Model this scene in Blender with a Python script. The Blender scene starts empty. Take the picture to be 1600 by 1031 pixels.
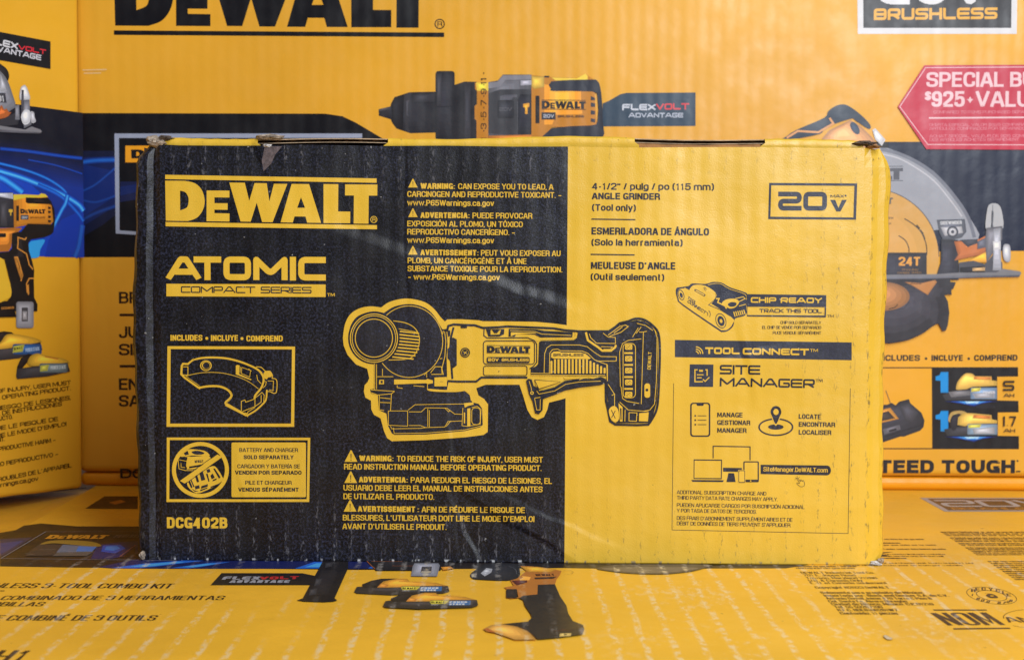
import bpy, math, random
from mathutils import Vector as V, Matrix as M
from mathutils.geometry import delaunay_2d_cdt, tessellate_polygon
random.seed(7)
sc = bpy.context.scene
R = math.radians
# ------------------------------------------------------------------ camera
F = 2300.0                                    # focal length in photo pixels (1600 wide)
CAM = V((0, -0.668, 0.139))
ROT = (M.Rotation(R(-0.62), 3, 'Z') @ M.Rotation(R(90 - 2.87), 3, 'X') @ M.Rotation(R(0.3), 3, 'Z'))
cd = bpy.data.cameras.new('camera'); cam = bpy.data.objects.new('camera', cd)
sc.collection.objects.link(cam); sc.camera = cam
cam.location = CAM; cam.rotation_euler = ROT.to_euler()
cd.sensor_fit = 'HORIZONTAL'; cd.sensor_width = 36; cd.lens = F / 1600 * 36
cd.clip_start = 0.01; cd.clip_end = 50
cd.dof.use_dof = True; cd.dof.focus_distance = 0.672; cd.dof.aperture_fstop = 19
# ------------------------------------------------------------------ light
w = bpy.data.worlds.new('World'); sc.world = w; w.use_nodes = True
w.node_tree.nodes['Background'].inputs[0].default_value = (1, 0.98, 0.97, 1)
w.node_tree.nodes['Background'].inputs[1].default_value = 0.11
def area(name, loc, aim, size, power, col, sy=None):
    l = bpy.data.lights.new(name, 'AREA'); l.size = size; l.energy = power; l.color = col
    if sy: l.shape = 'RECTANGLE'; l.size_y = sy
    o = bpy.data.objects.new(name, l); sc.collection.objects.link(o); o.location = loc
    o.rotation_euler = (V(aim) - V(loc)).to_track_quat('-Z', 'Y').to_euler()
    return o
area('window_light', (0.47, -1.08, 0.52), (0.05, 0.1, 0.12), 0.42, 12.5, (0.90, 0.95, 1.0), 0.45)
area('ceiling_light', (0.5, -0.72, 1.15), (0, 0, 0), 0.7, 15, (1.0, 0.95, 0.88))
sc.view_settings.view_transform = 'Standard'; sc.view_settings.look = 'None'
sc.view_settings.exposure = -0.14; sc.view_settings.gamma = 1
# ------------------------------------------------------------------ frames of the four cartons
def ray(px, py):
    return (ROT @ V(((px - 800) / F, -(py - 515.5) / F, -1))).normalized()
def ground(px, py):
    d = ray(px, py); t = -CAM.z / d.z; return CAM + d * t
class Surf:
    """a printed face: frame of its thing + plane (axis, value) in local space"""
    def __init__(s, key, origin, rz, axis, val):
        s.key = key; s.mat = M.Translation(origin) @ M.Rotation(rz, 4, 'Z'); s.inv = s.mat.inverted()
        s.axis = axis; s.val = val
        s.o = s.inv @ CAM; s.R = s.inv.to_3x3()
    def at(s, px, py):                         # -> 2D coordinates on the face
        d = s.R @ ray(px, py); k = 1 if s.axis == 'y' else 2
        t = (s.val - s.o[k]) / d[k]; p = s.o + d * t
        return V((p.x, p.z)) if s.axis == 'y' else V((p.x, p.y))
    def up3(s, q, off):                        # 2D -> local 3D, off = height above the paper
        return (q[0], s.val - off, q[1]) if s.axis == 'y' else (q[0], q[1], s.val + off)
    def scale(s, px, py):
        return ((s.at(px + 1, py) - s.at(px - 1, py)).length) / 2
FR = Surf('front', V((0.0066, -0.006, 0)), R(-1.0), 'y', 0.0)
BK = Surf('back', V((0.0, 0.208, 0)), R(-0.8), 'y', 0.0)
LF = Surf('left', V((-0.2445, 0.203, 0)), R(45), 'y', 0.0)
FLH = 0.24
FL = Surf('floor', V((0, 0, -FLH)), 0.0, 'z', FLH)
# ------------------------------------------------------------------ materials
def lin(c):
    return tuple(((v / 255) / 12.92 if v / 255 <= 0.04045 else ((v / 255 + 0.055) / 1.055) ** 2.4) for v in c) + (1,)
YEL = (214, 175, 54); BLK = (9, 8, 11); ORG = (222, 165, 48); INK = (20, 18, 24); FYE = (224, 168, 42); FLY = (226, 176, 50)
KRAFT = (134, 96, 56); GREY = (122, 124, 132); LGREY = (176, 180, 190); WHT = (226, 226, 230)
RED = (190, 28, 50); BLU = (24, 62, 170); LBLU = (40, 130, 225); SKYB = (90, 175, 240); DKG = (44, 43, 50); NAVY = (18, 28, 74)
PYE = (232, 158, 34); PYL = (240, 214, 60); PDO = (200, 110, 40)
_m = {}
class N:
    def __init__(s, name):
        s.m = bpy.data.materials.new(name); s.m.use_nodes = True; s.t = s.m.node_tree
        s.b = s.t.nodes['Principled BSDF']
        s.tc = s.t.nodes.new('ShaderNodeTexCoord')
    def n(s, typ, **k):
        x = s.t.nodes.new(typ)
        for a, v in k.items(): setattr(x, a, v)
        return x
    def l(s, a, b): s.t.links.new(a, b)
    def put(s, sock, v):
        if hasattr(v, 'is_output'): s.l(v, sock)
        else: sock.default_value = v
    def math(s, op, a, b=0.0, c=None):
        x = s.n('ShaderNodeMath', operation=op); s.put(x.inputs[0], a); s.put(x.inputs[1], b)
        if c is not None: s.put(x.inputs[2], c)
        return x.outputs[0]
    def noise(s, scale, detail=2, sv=(1, 1, 1), rough=0.5, off=(0, 0, 0)):
        mp = s.n('ShaderNodeMapping'); mp.inputs['Scale'].default_value = sv; mp.inputs['Location'].default_value = off
        s.l(s.tc.outputs['Object'], mp.inputs[0])
        x = s.n('ShaderNodeTexNoise'); x.inputs['Scale'].default_value = scale; x.inputs['Detail'].default_value = detail
        x.inputs['Roughness'].default_value = rough; s.l(mp.outputs[0], x.inputs['Vector']); return x.outputs['Fac']
    def ramp(s, v, lo, hi, a=0.0, b=1.0):
        x = s.n('ShaderNodeMapRange'); x.interpolation_type = 'SMOOTHSTEP'
        s.put(x.inputs[0], v); x.inputs[1].default_value = lo; x.inputs[2].default_value = hi
        x.inputs[3].default_value = a; x.inputs[4].default_value = b; return x.outputs[0]
    def mix(s, f, a, b, mode='MIX'):
        x = s.n('ShaderNodeMix', data_type='RGBA', blend_type=mode)
        s.put(x.inputs['Factor'], f); s.put(x.inputs[6], a); s.put(x.inputs[7], b); return x.outputs[2]
    def xyz(s):
        x = s.n('ShaderNodeSeparateXYZ'); s.l(s.tc.outputs['Object'], x.inputs[0]); return x.outputs
def mat(surf, c):
    k = (surf, c)
    if k in _m: return _m[k]
    q = N('%s print %d %d %d' % ((surf,) + tuple(c)))
    X, Y, Z = q.xyz(); col = lin(c); lum = sum(c) / 3
    P = {'front': 0.0073, 'back': 0.0079, 'left': 0.0079, 'floor': 0.0105}[surf]
    wob = q.noise(30, 1)
    ph = q.math('MULTIPLY_ADD', X, 2 * math.pi / P, q.math('MULTIPLY', wob, 1.6))
    wave = q.math('SINE', ph)                                   # flutes of the corrugated board
    crest = q.ramp(wave, 0.1, 1.0)
    big = q.noise(9, 3); mid = q.noise(60, 3); fine = q.noise(1500, 2)
    base = q.mix(q.ramp(big, 0.3, 0.7), tuple(v * 0.93 for v in col[:3]) + (1,), tuple(min(1, v * 1.05) for v in col[:3]) + (1,))
    rough = 0.42; spec = 0.45; bs = 0.25
    if surf == 'front':
        edge = q.math('MAXIMUM', q.ramp(Z, 0.150, 0.186), q.ramp(Z, 0.045, 0.004))
        streak = q.noise(900, 3, (1, 1, 0.35), 0.7)
        if lum < 90:
            grain_sheen = q.math('MULTIPLY', q.ramp(q.noise(900, 3, rough=0.75), 0.44, 0.70), q.ramp(q.noise(22, 3, off=(4, 4, 4)), 0.3, 0.65, 0.35, 1.0))
            base = q.mix(q.math('MULTIPLY', grain_sheen, 0.62), base, lin((62, 68, 98)))  # blue-grey ink grain; its patches also paint a bluish sheen into the colour
            wm = q.math('MULTIPLY', q.math('MULTIPLY', crest, q.ramp(streak, 0.50, 0.66)), q.math('MULTIPLY_ADD', edge, 0.85, 0.10))
            wm = q.math('MULTIPLY', wm, q.ramp(q.noise(40, 3, off=(2, 8, 5)), 0.36, 0.62, 0.15, 1.0))
            base = q.mix(q.math('MULTIPLY', wm, 0.48), base, lin((140, 140, 150)))
            dust = q.ramp(q.noise(420, 2, rough=0.6, off=(3, 1, 2)), 0.71, 0.76)
            base = q.mix(q.math('MULTIPLY', dust, 0.55), base, lin((170, 170, 172)))
            rough = 0.39; spec = 0.38
        else:
            side = q.math('MAXIMUM', q.math('MULTIPLY', q.ramp(X, 0.100, 0.158), q.ramp(mid, 0.36, 0.52)), q.math('MULTIPLY', q.ramp(Z, 0.05, 0.0), 0.75))
            side = q.math('MAXIMUM', side, q.math('MULTIPLY', q.ramp(Z, 0.165, 0.187), 0.45))
            wm = q.math('MULTIPLY', q.math('MULTIPLY', crest, q.ramp(streak, 0.53, 0.68)), side)
            base = q.mix(q.math('MULTIPLY', wm, 0.7), base, lin((70, 66, 58)))
            sp = q.ramp(q.noise(380, 2, off=(5, 5, 1)), 0.765, 0.79)
            base = q.mix(q.math('MULTIPLY', sp, 0.6), base, lin((60, 52, 40)))
            rough = 0.36; spec = 0.5
        btm = q.math('MULTIPLY', q.ramp(Z, 0.0018, 0.0008), q.ramp(q.noise(330, 2, (1, 1, 0.4)), 0.56, 0.64))
        base = q.mix(q.math('MULTIPLY', btm, 0.8), base, lin((205, 208, 214) if lum < 90 else (120, 112, 100)))
        bs = 0.30
    elif surf == 'floor':
        ln = q.noise(330, 3, (1, 0.6, 1), 0.7); blot = q.noise(34, 3, (1, 0.6, 1), 0.6, (2, 4, 0))
        zone = q.math('MULTIPLY', q.ramp(Y, 0.03, -0.02), 1.0)
        rzone = q.ramp(X, 0.01, 0.10); patch = q.ramp(q.math('ADD', q.noise(16, 2, (1, 0.5, 1), 0.5, (7, 2, 0)), q.ramp(X, -0.16, 0.02, 0, 0.1)), 0.42, 0.6)
        wm = q.math('MULTIPLY', q.math('MULTIPLY', q.ramp(wave, 0.5, 1.0), patch), q.ramp(ln, 0.42, 0.6))
        w2 = q.math('MULTIPLY', q.ramp(q.math('ADD', q.math('MULTIPLY', ln, 0.5), q.math('MULTIPLY', blot, 0.5)), 0.545, 0.63), rzone)
        wm = q.math('MULTIPLY', q.math('MAXIMUM', wm, q.math('MULTIPLY', w2, 0.6)), zone)
        base = q.mix(q.math('MULTIPLY', wm, 0.66), base, lin((222, 208, 172) if lum > 90 else (150, 148, 150)))
        sp = q.ramp(q.noise(210, 2, off=(1, 7, 1)), 0.765, 0.785)
        base = q.mix(q.math('MULTIPLY', sp, 0.5), base, lin((70, 48, 30)))
        rough = 0.40; bs = 0.22
    else:
        rough = 0.36; spec = 0.36; bs = 0.2
    q.put(q.b.inputs['Base Color'], base)
    q.put(q.b.inputs['Roughness'], q.ramp(mid, 0.3, 0.7, rough - 0.05, rough + 0.07))
    q.b.inputs['Specular IOR Level'].default_value = spec
    h = q.math('ADD', q.math('MULTIPLY', wave, {'front': 0.00005, 'back': 0.00006, 'left': 0.00002, 'floor': 0.00002}[surf]), q.math('MULTIPLY', mid, 0.0006))
    h = q.math('ADD', h, q.math('MULTIPLY', fine, 0.00010 if surf == 'front' else 0.00003))
    h = q.math('ADD', h, q.math('MULTIPLY', big, 0.003))
    if surf == 'front':                                        # long creases in the board
        h = q.math('ADD', h, q.math('MULTIPLY', q.noise(27, 2, off=(9, 3, 1)), 0.0011))
        def crease(a, b, wd, dp, seg=0.02):
            h_ = h
            dx, dz = b[0] - a[0], b[1] - a[1]; L = math.hypot(dx, dz); ux, uz = dx / L, dz / L
            rx = q.math('SUBTRACT', X, a[0]); rz = q.math('SUBTRACT', Z, a[1])
            al = q.math('ADD', q.math('MULTIPLY', rx, ux), q.math('MULTIPLY', rz, uz))
            ac = q.math('ADD', q.math('MULTIPLY', rx, -uz), q.math('MULTIPLY', rz, ux))
            ac = q.math('ADD', ac, q.math('MULTIPLY', q.math('SUBTRACT', q.noise(45, 2, off=(a[0] * 90, 0, 3)), 0.5), 0.006))
            inside = q.math('MULTIPLY', q.ramp(al, -seg, seg * .6), q.ramp(al, L + seg, L - seg * .6))
            prof = q.ramp(ac, -wd, wd)
            return q.math('ADD', h_, q.math('MULTIPLY', q.math('MULTIPLY', prof, inside), dp))
        def P2(x, y): return tuple(FR.at(x, y))
        for a, b, wd, dp in ((P2(520, 355), P2(880, 470), 0.0032, -0.0012), (P2(725, 770), P2(880, 868), 0.0016, 0.0011),
                             (P2(770, 770), P2(950, 846), 0.0016, -0.0004), (P2(710, 790), P2(745, 870), 0.0014, -0.0009),
                             (P2(634, 236), P2(637, 470), 0.0010, 0.00028), (P2(704, 640), P2(716, 868), 0.0011, -0.0003), (P2(395, 225), P2(415, 262), 0.0014, 0.0007), (P2(1160, 530), P2(1172, 600), 0.0022, 0.0009),
                             (P2(1140, 560), P2(1200, 545), 0.002, -0.0006), (P2(374, 755), P2(380, 790), 0.0013, 0.0005)):
            h = crease(a, b, wd, dp)
    bp = q.n('ShaderNodeBump'); bp.inputs['Strength'].default_value = min(1, bs * 2.6); bp.inputs['Distance'].default_value = 1.0
    q.l(h, bp.inputs['Height']); q.l(bp.outputs[0], q.b.inputs['Normal'])
    _m[k] = q.m; return q.m
def plain(name, c, rough=0.8, var=0.25, scale=120):
    if name in _m: return _m[name]
    q = N(name); col = lin(c)
    base = q.mix(q.ramp(q.noise(scale, 4, rough=0.65), 0.3, 0.7), tuple(v * (1 - var) for v in col[:3]) + (1,), tuple(min(1, v * (1 + var)) for v in col[:3]) + (1,))
    q.put(q.b.inputs['Base Color'], base); q.b.inputs['Roughness'].default_value = rough
    bp = q.n('ShaderNodeBump'); bp.inputs['Strength'].default_value = 0.4; bp.inputs['Distance'].default_value = 0.001
    q.l(q.noise(900, 3), bp.inputs['Height']); q.l(bp.outputs[0], q.b.inputs['Normal'])
    _m[name] = q.m; return q.m
# ------------------------------------------------------------------ object helpers
def thing(name, surf, label, cat, group=None):
    o = bpy.data.objects.new(name, None); sc.collection.objects.link(o); o.empty_display_size = 0.05
    o.matrix_world = surf.mat; o['label'] = label; o['category'] = cat
    if group: o['group'] = group
    return o
def obj(name, verts, faces, mats, mi=None, parent=None, smooth=False, label=None):
    me = bpy.data.meshes.new(name); me.from_pydata([tuple(v) for v in verts], [], faces)
    for m in mats: me.materials.append(m)
    if mi: me.polygons.foreach_set('material_index', mi)
    if smooth: me.polygons.foreach_set('use_smooth', [True] * len(me.polygons))
    me.update()
    o = bpy.data.objects.new(name, me); sc.collection.objects.link(o)
    if parent: o.parent = parent
    if label: o['label'] = label
    return o
# ------------------------------------------------------------------ 2D drawing helpers (outline points)
def sm(p, n=5, closed=False):
    p = [V(a) for a in p]; N_ = len(p); out = []
    for i in range(N_ if closed else N_ - 1):
        a, b, c, d = (p[(i - 1) % N_], p[i], p[(i + 1) % N_], p[(i + 2) % N_]) if closed else (p[max(i - 1, 0)], p[i], p[i + 1], p[min(i + 2, N_ - 1)])
        for k in range(n):
            t = k / n
            out.append(0.5 * (2 * b + (c - a) * t + (2 * a - 5 * b + 4 * c - d) * t * t + (3 * b - a - 3 * c + d) * t ** 3))
    if not closed: out.append(p[-1])
    return [tuple(v) for v in out]
def arc(cx, cy, rx, ry=None, a0=0, a1=360, n=40, tilt=0):
    ry = rx if ry is None else ry; full = abs(a1 - a0) >= 360; r = []
    ct, st = math.cos(R(tilt)), math.sin(R(tilt))
    for i in range(n if full else n + 1):
        a = R(a0 + (a1 - a0) * i / n); x, y = rx * math.cos(a), ry * math.sin(a)
        r.append((cx + x * ct - y * st, cy + x * st + y * ct))
    return r
def rr(x0, y0, x1, y1, r, n=4):
    o = []
    for cx, cy, a in ((x1 - r, y0 + r, -90), (x1 - r, y1 - r, 0), (x0 + r, y1 - r, 90), (x0 + r, y0 + r, 180)):
        o += arc(cx, cy, r, r, a, a + 90, n)
    return o
def rect(x0, y0, x1, y1): return [(x0, y0), (x1, y0), (x1, y1), (x0, y1)]
def area2(p): return sum(p[i][0] * p[(i + 1) % len(p)][1] - p[(i + 1) % len(p)][0] * p[i][1] for i in range(len(p)))
def union(polys, eps=None):
    """exact union of convex polygons -> verts, tris without overlaps"""
    vs, fs = [], []
    m = max([max(abs(a[0]), abs(a[1])) for p in polys for a in p] + [1e-9]); x0 = min(a[0] for p in polys for a in p); y0 = min(a[1] for p in polys for a in p)
    ext = max(max(a[0] - x0 for p in polys for a in p), max(a[1] - y0 for p in polys for a in p), 1e-9); k = 100 / ext; good = []
    for p in polys:
        q = [V(((a[0] - x0) * k, (a[1] - y0) * k)) for a in p]
        if abs(area2(q)) < 1e-6: continue
        if area2(q) < 0: q = q[::-1]
        good.append(q); fs.append(list(range(len(vs), len(vs) + len(q)))); vs += q
    if not good: return [], []
    r = delaunay_2d_cdt(vs, [], fs, 1, 1e-4, True); out = []
    for f, o in zip(r[2], r[5]):
        if not o: continue
        c = (r[0][f[0]] + r[0][f[1]] + r[0][f[2]]) / 3
        for g in o:                                             # keep only what truly lies in one of its polygons
            q = good[g]
            if all((q[t] - q[t - 1]).cross(c - q[t - 1]) > -1e-5 for t in range(len(q))): out.append(f); break
    return [V((v.x / k + x0, v.y / k + y0)) for v in r[0]], out
def strip(p, w, closed=False, cap='butt'):
    """polygons (quads and round joints) of a thick line"""
    p = [V(a) for a in p]; out = []; n = len(p); h = w / 2
    for i in range(n if closed else n - 1):
        a, b = p[i], p[(i + 1) % n]; d = b - a
        if d.length < 1e-9: continue
        d.normalize(); q = V((-d.y, d.x)) * h
        out.append([a + q, a - q, b - q, b + q])
    for i in range(n):
        if closed or 0 < i < n - 1 or cap == 'round':
            out.append([(p[i].x + h * math.cos(t * math.pi / 4 + .2), p[i].y + h * math.sin(t * math.pi / 4 + .2)) for t in range(8)])
    return out
# ------------------------------------------------------------------ lettering
C_ = True
def mstrip(p, w, closed=False):
    """thick line as mitred quads"""
    p = [V((a[0], a[1])) for a in p]; n = len(p); h = w / 2; L = []; Rr = []
    for i in range(n):
        d1 = (p[i] - p[i - 1]).normalized() if (closed or i) else None
        d2 = (p[(i + 1) % n] - p[i]).normalized() if (closed or i < n - 1) else None
        d1 = d1 or d2; d2 = d2 or d1
        n1 = V((-d1.y, d1.x)); n2 = V((-d2.y, d2.x)); m = n1 + n2
        m = n1.copy() if m.length < 1e-3 else m.normalized()
        k = h / max(m.dot(n1), 0.5); L.append(p[i] + m * k); Rr.append(p[i] - m * k)
    out = []
    for i in range(n if closed else n - 1):
        j = (i + 1) % n; q = [L[i], Rr[i], Rr[j], L[j]]
        cr = [(q[k] - q[k - 1]).cross(q[(k + 1) % 4] - q[k]) for k in range(4)]
        if min(cr) > 0 or max(cr) < 0: out.append(q)
        else:                                                   # crossed quad on a tight inner bend: plain one
            d = (p[j] - p[i])
            if d.length > 1e-9: d.normalize(); m = V((-d.y, d.x)) * h; out.append([p[i] + m, p[i] - m, p[j] - m, p[j] + m])
    return out
r = .46; q_ = .4
GO = {'A': [[(0, -.0), (.42, 1), (.58, 1), (1, 0)], [(.17, .27), (.83, .27)]], 'B': [[(0, 0), (0, 1), (.94, 1, r), (.94, .52, q_), (0, .52)], [(0, .52), (1, .52, q_), (1, 0, r), (0, 0), (0, .52)]],
 'C': [[(1, .66), (1, 1, r), (0, 1, r), (0, 0, r), (1, 0, r), (1, .34)]], 'D': [[(0, 0), (0, 1), (1, 1, r), (1, 0, r), C_]], 'E': [[(1, 1), (0, 1), (0, 0), (1, 0)], [(0, .52), (.92, .52)]],
 'F': [[(1, 1), (0, 1), (0, 0)], [(0, .5), (.9, .5)]], 'G': [[(1, .8), (1, 1, r), (0, 1, r), (0, 0, r), (.97, 0, r), (1, .38), (.52, .38)], [(1, .38), (1, 0)]], 'H': [[(0, 0), (0, 1)], [(1, 0), (1, 1)], [(0, .52), (1, .52)]],
 'I': [[(0, 0), (0, 1)]], 'J': [[(1, 1), (1, 0, r), (0, 0, r), (0, .3)]], 'K': [[(0, 0), (0, 1)], [(1, 1), (.05, .42)], [(.3, .57), (1, 0)]], 'L': [[(0, 1), (0, 0), (1, 0)]],
 'M': [[(0, 0), (0, 1), (.1, 1), (.5, .12), (.9, 1), (1, 1), (1, 0)]], 'N': [[(0, 0), (0, 1), (.06, 1), (.94, 0), (1, 0), (1, 1)]], 'O': [[(0, 0, r), (0, 1, r), (1, 1, r), (1, 0, r), C_]],
 'P': [[(0, 0), (0, 1), (1, 1, r), (1, .44, q_), (0, .44)]], 'Q': [[(0, 0, r), (0, 1, r), (1, 1, r), (1, 0, r), C_], [(.55, .28), (1.05, -.04)]], 'R': [[(0, 0), (0, 1), (1, 1, r), (1, .47, q_), (0, .47)], [(.4, .47), (.97, .47, .3), (.97, .2), (1.03, 0)]],
 'S': [[(1, .7), (1, 1, r), (0, 1, r), (0, .54, q_), (1, .48, q_), (1, 0, r), (0, 0, r), (0, .3)]], 'T': [[(0, 1), (1, 1)], [(.5, 1), (.5, 0)]], 'U': [[(0, 1), (0, 0, r), (1, 0, r), (1, 1)]],
 'V': [[(0, 1), (.46, 0), (.54, 0), (1, 1)]], 'W': [[(0, 1), (.24, 0), (.28, 0), (.48, 1), (.52, 1), (.72, 0), (.76, 0), (1, 1)]], 'X': [[(0, 0), (1, 1)], [(0, 1), (1, 0)]], 'Y': [[(0, 1), (.5, .45), (1, 1)], [(.5, .5), (.5, 0)]], 'Z': [[(0, 1), (1, 1), (0, 0), (1, 0)]],
 '1': [[(0, .78), (.35, .84), (.55, 1), (.55, 0)]], '2': [[(0, .7), (0, 1, r), (1, 1, r), (1, .58, .3), (.0, .12), (0, 0), (1, 0)]], '3': [[(0, .74), (0, 1, r), (1, 1, r), (1, .54, q_), (.4, .54)], [(.4, .54), (1, .54, q_), (1, 0, r), (0, 0, r), (0, .27)]],
 '4': [[(.72, 0), (.72, 1), (.62, 1), (0, .26), (1.05, .26)]], '5': [[(.95, 1), (.1, 1), (.04, .48), (.3, .62, .2), (1, .62, r), (1, 0, r), (0, 0, r), (0, .26)]], '6': [[(1, .75), (1, 1, r), (0, 1, r), (0, 0, r), (1, 0, r), (1, .58, r), (0, .58)]], '7': [[(0, 1), (1, 1), (1, .9), (.35, 0)]],
 '8': [[(.05, 1, r), (.95, 1, r), (.95, .54, q_), (.05, .54, q_), C_], [(0, .54, q_), (1, .54, q_), (1, 0, r), (0, 0, r), C_]], '9': [[(0, .25), (0, 0, r), (1, 0, r), (1, 1, r), (0, 1, r), (0, .42, r), (1, .42)]],
 'a': [[(.06, .54), (.06, .74, r), (.94, .74, r), (.94, 0)], [(.94, .43), (0, .43, .35), (0, 0, .4), (.94, .02, .3)]], 'b': [[(0, 0), (0, 1)], [(0, .74), (1, .74, r), (1, 0, r), (0, 0)]], 'c': [[(1, .5), (1, .74, r), (0, .74, r), (0, 0, r), (1, 0, r), (1, .24)]], 'd': [[(1, 0), (1, 1)], [(1, .74), (0, .74, r), (0, 0, r), (1, 0)]],
 'e': [[(0, .38), (1, .38), (1, .74, r), (0, .74, r), (0, 0, r), (1, 0, r), (1, .2)]], 'f': [[(1, 1), (.35, 1, .4), (.35, 0)], [(0, .72), (.95, .72)]], 'g': [[(1, .74), (0, .74, r), (0, 0, r), (1, 0)], [(1, .76), (1, -.26, r), (0, -.26, r), (0, -.14)]], 'h': [[(0, 0), (0, 1)], [(0, .74), (1, .74, r), (1, 0)]],
 'i': [[(0, 0), (0, .76)], [(0, .94), (0, 1.08)]], 'k': [[(0, 0), (0, 1)], [(1, .74), (.1, .3)], [(.35, .45), (1, 0)]], 'l': [[(0, 0), (0, 1)]], 'm': [[(0, 0), (0, .76)], [(0, .74), (.5, .74, .24), (.5, 0)], [(.5, .74), (1, .74, .24), (1, 0)]], 'n': [[(0, 0), (0, .76)], [(0, .74), (1, .74, r), (1, 0)]],
 'o': [[(0, 0, r), (0, .74, r), (1, .74, r), (1, 0, r), C_]], 'p': [[(0, .76), (0, -.26)], [(0, .74), (1, .74, r), (1, 0, r), (0, 0)]], 'q': [[(1, .76), (1, -.26)], [(1, .74), (0, .74, r), (0, 0, r), (1, 0)]], 'r': [[(0, 0), (0, .76)], [(0, .6), (.1, .74, .1), (1, .74)]], 's': [[(1, .54), (1, .74, r), (0, .74, r), (0, .4, .4), (1, .35, .4), (1, 0, r), (0, 0, r), (0, .2)]],
 't': [[(.35, 1), (.35, 0, .4), (1, 0)], [(0, .74), (.95, .74)]], 'u': [[(0, .74), (0, 0, r), (1, 0)], [(1, .74), (1, 0)]], 'v': [[(0, .74), (.46, 0), (.54, 0), (1, .74)]], 'w': [[(0, .74), (.25, 0), (.5, .7), (.75, 0), (1, .74)]], 'x': [[(0, 0), (1, .74)], [(0, .74), (1, 0)]], 'y': [[(0, .74), (.5, .02)], [(1, .74), (.5, -.1), (.3, -.26), (0, -.26)]], 'z': [[(0, .74), (1, .74), (0, 0), (1, 0)]],
 '.': [[(0, -.07), (0, .07)]], ',': [[(0, .07), (0, -.06), (-.25, -.2)]], ':': [[(0, -.07), (0, .07)], [(0, .55), (0, .69)]], '-': [[(0, .38), (1, .38)]], '–': [[(0, .38), (1, .38)]], '/': [[(0, -.05), (1, 1.05)]], '(': [[(1, 1.1), (0, .8, .5), (0, .1, .5), (1, -.2)]], ')': [[(0, 1.1), (1, .8, .5), (1, .1, .5), (0, -.2)]],
 '"': [[(0, 1), (0, .7)], [(1, 1), (1, .7)]], '’': [[(.3, 1.05), (.3, .9), (0, .76)]], '#': [[(.2, 0), (.4, 1)], [(.65, 0), (.85, 1)], [(0, .65), (1, .65)], [(0, .32), (1, .32)]], '&': [[(1, 0), (.15, .75), (.15, 1, .3), (.75, 1, .3), (.75, .68), (0, .4, .3), (0, 0, .4), (.6, 0, .3), (1, .45)]], '©': [[(0, 0, r), (0, 1, r), (1, 1, r), (1, 0, r), C_], [(.7, .6), (.3, .65), (.3, .35), (.7, .4)]]}
GO['0'] = GO['O']; GO['$'] = GO['S'] + [[(.5, 1.15), (.5, -.15)]]
for a_, b_ in zip('ÁÉÍÓÚ', 'AEIOU'): GO[a_] = GO[b_] + [[(.35, 1.14), (.7, 1.34)]]
for a_, b_ in zip('ÀÈ', 'AE'): GO[a_] = GO[b_] + [[(.7, 1.14), (.3, 1.34)]]
for a_, b_ in zip('áéíóú', 'aeiou'): GO[a_] = (GO[b_] if b_ != 'i' else [[(0, 0), (0, .76)]]) + [[(.35, .9), (.7, 1.08)]]
GO['Ñ'] = GO['N'] + [[(.15, 1.18), (.4, 1.26), (.6, 1.18), (.85, 1.26)]]; GO['Í'] = GO['I'] + [[(0, 1.14), (.3, 1.34)]]; GO['í'] = [[(0, 0), (0, .76)], [(0, .9), (.3, 1.08)]]
GW = {'I': 0, 'i': 0, 'l': 0, '.': 0, ':': 0, ',': 0, 'Í': 0, 'í': 0, 'M': 1.3, 'W': 1.75, 'm': 1.55, 'w': 1.45, 'E': .84, 'F': .8, 'L': .78, 'É': .84, 'È': .84, 'T': 1.0, 'A': 1.12, 'V': 1.1, 'Á': 1.12, 'À': 1.12, 'Y': 1.05, 'J': .75, '1': .62, '-': .45, '–': .9, '/': .5, '(': .32, ')': .32, '"': .4, '’': .25, 'f': .5, 't': .5, 'r': .5, ' ': .48,
      'a': .88, 'b': .88, 'c': .84, 'd': .88, 'e': .88, 'g': .88, 'h': .86, 'k': .85, 'n': .86, 'o': .9, 'p': .88, 'q': .88, 's': .82, 'u': .86, 'v': .85, 'x': .85, 'y': .85, 'z': .8, 'á': .88, 'é': .88, 'ó': .9, 'ú': .86, '©': 1.3}
DOT = {'.', ':', ',', '-', '–', '/', '"', '’', '(', ')'}
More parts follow.
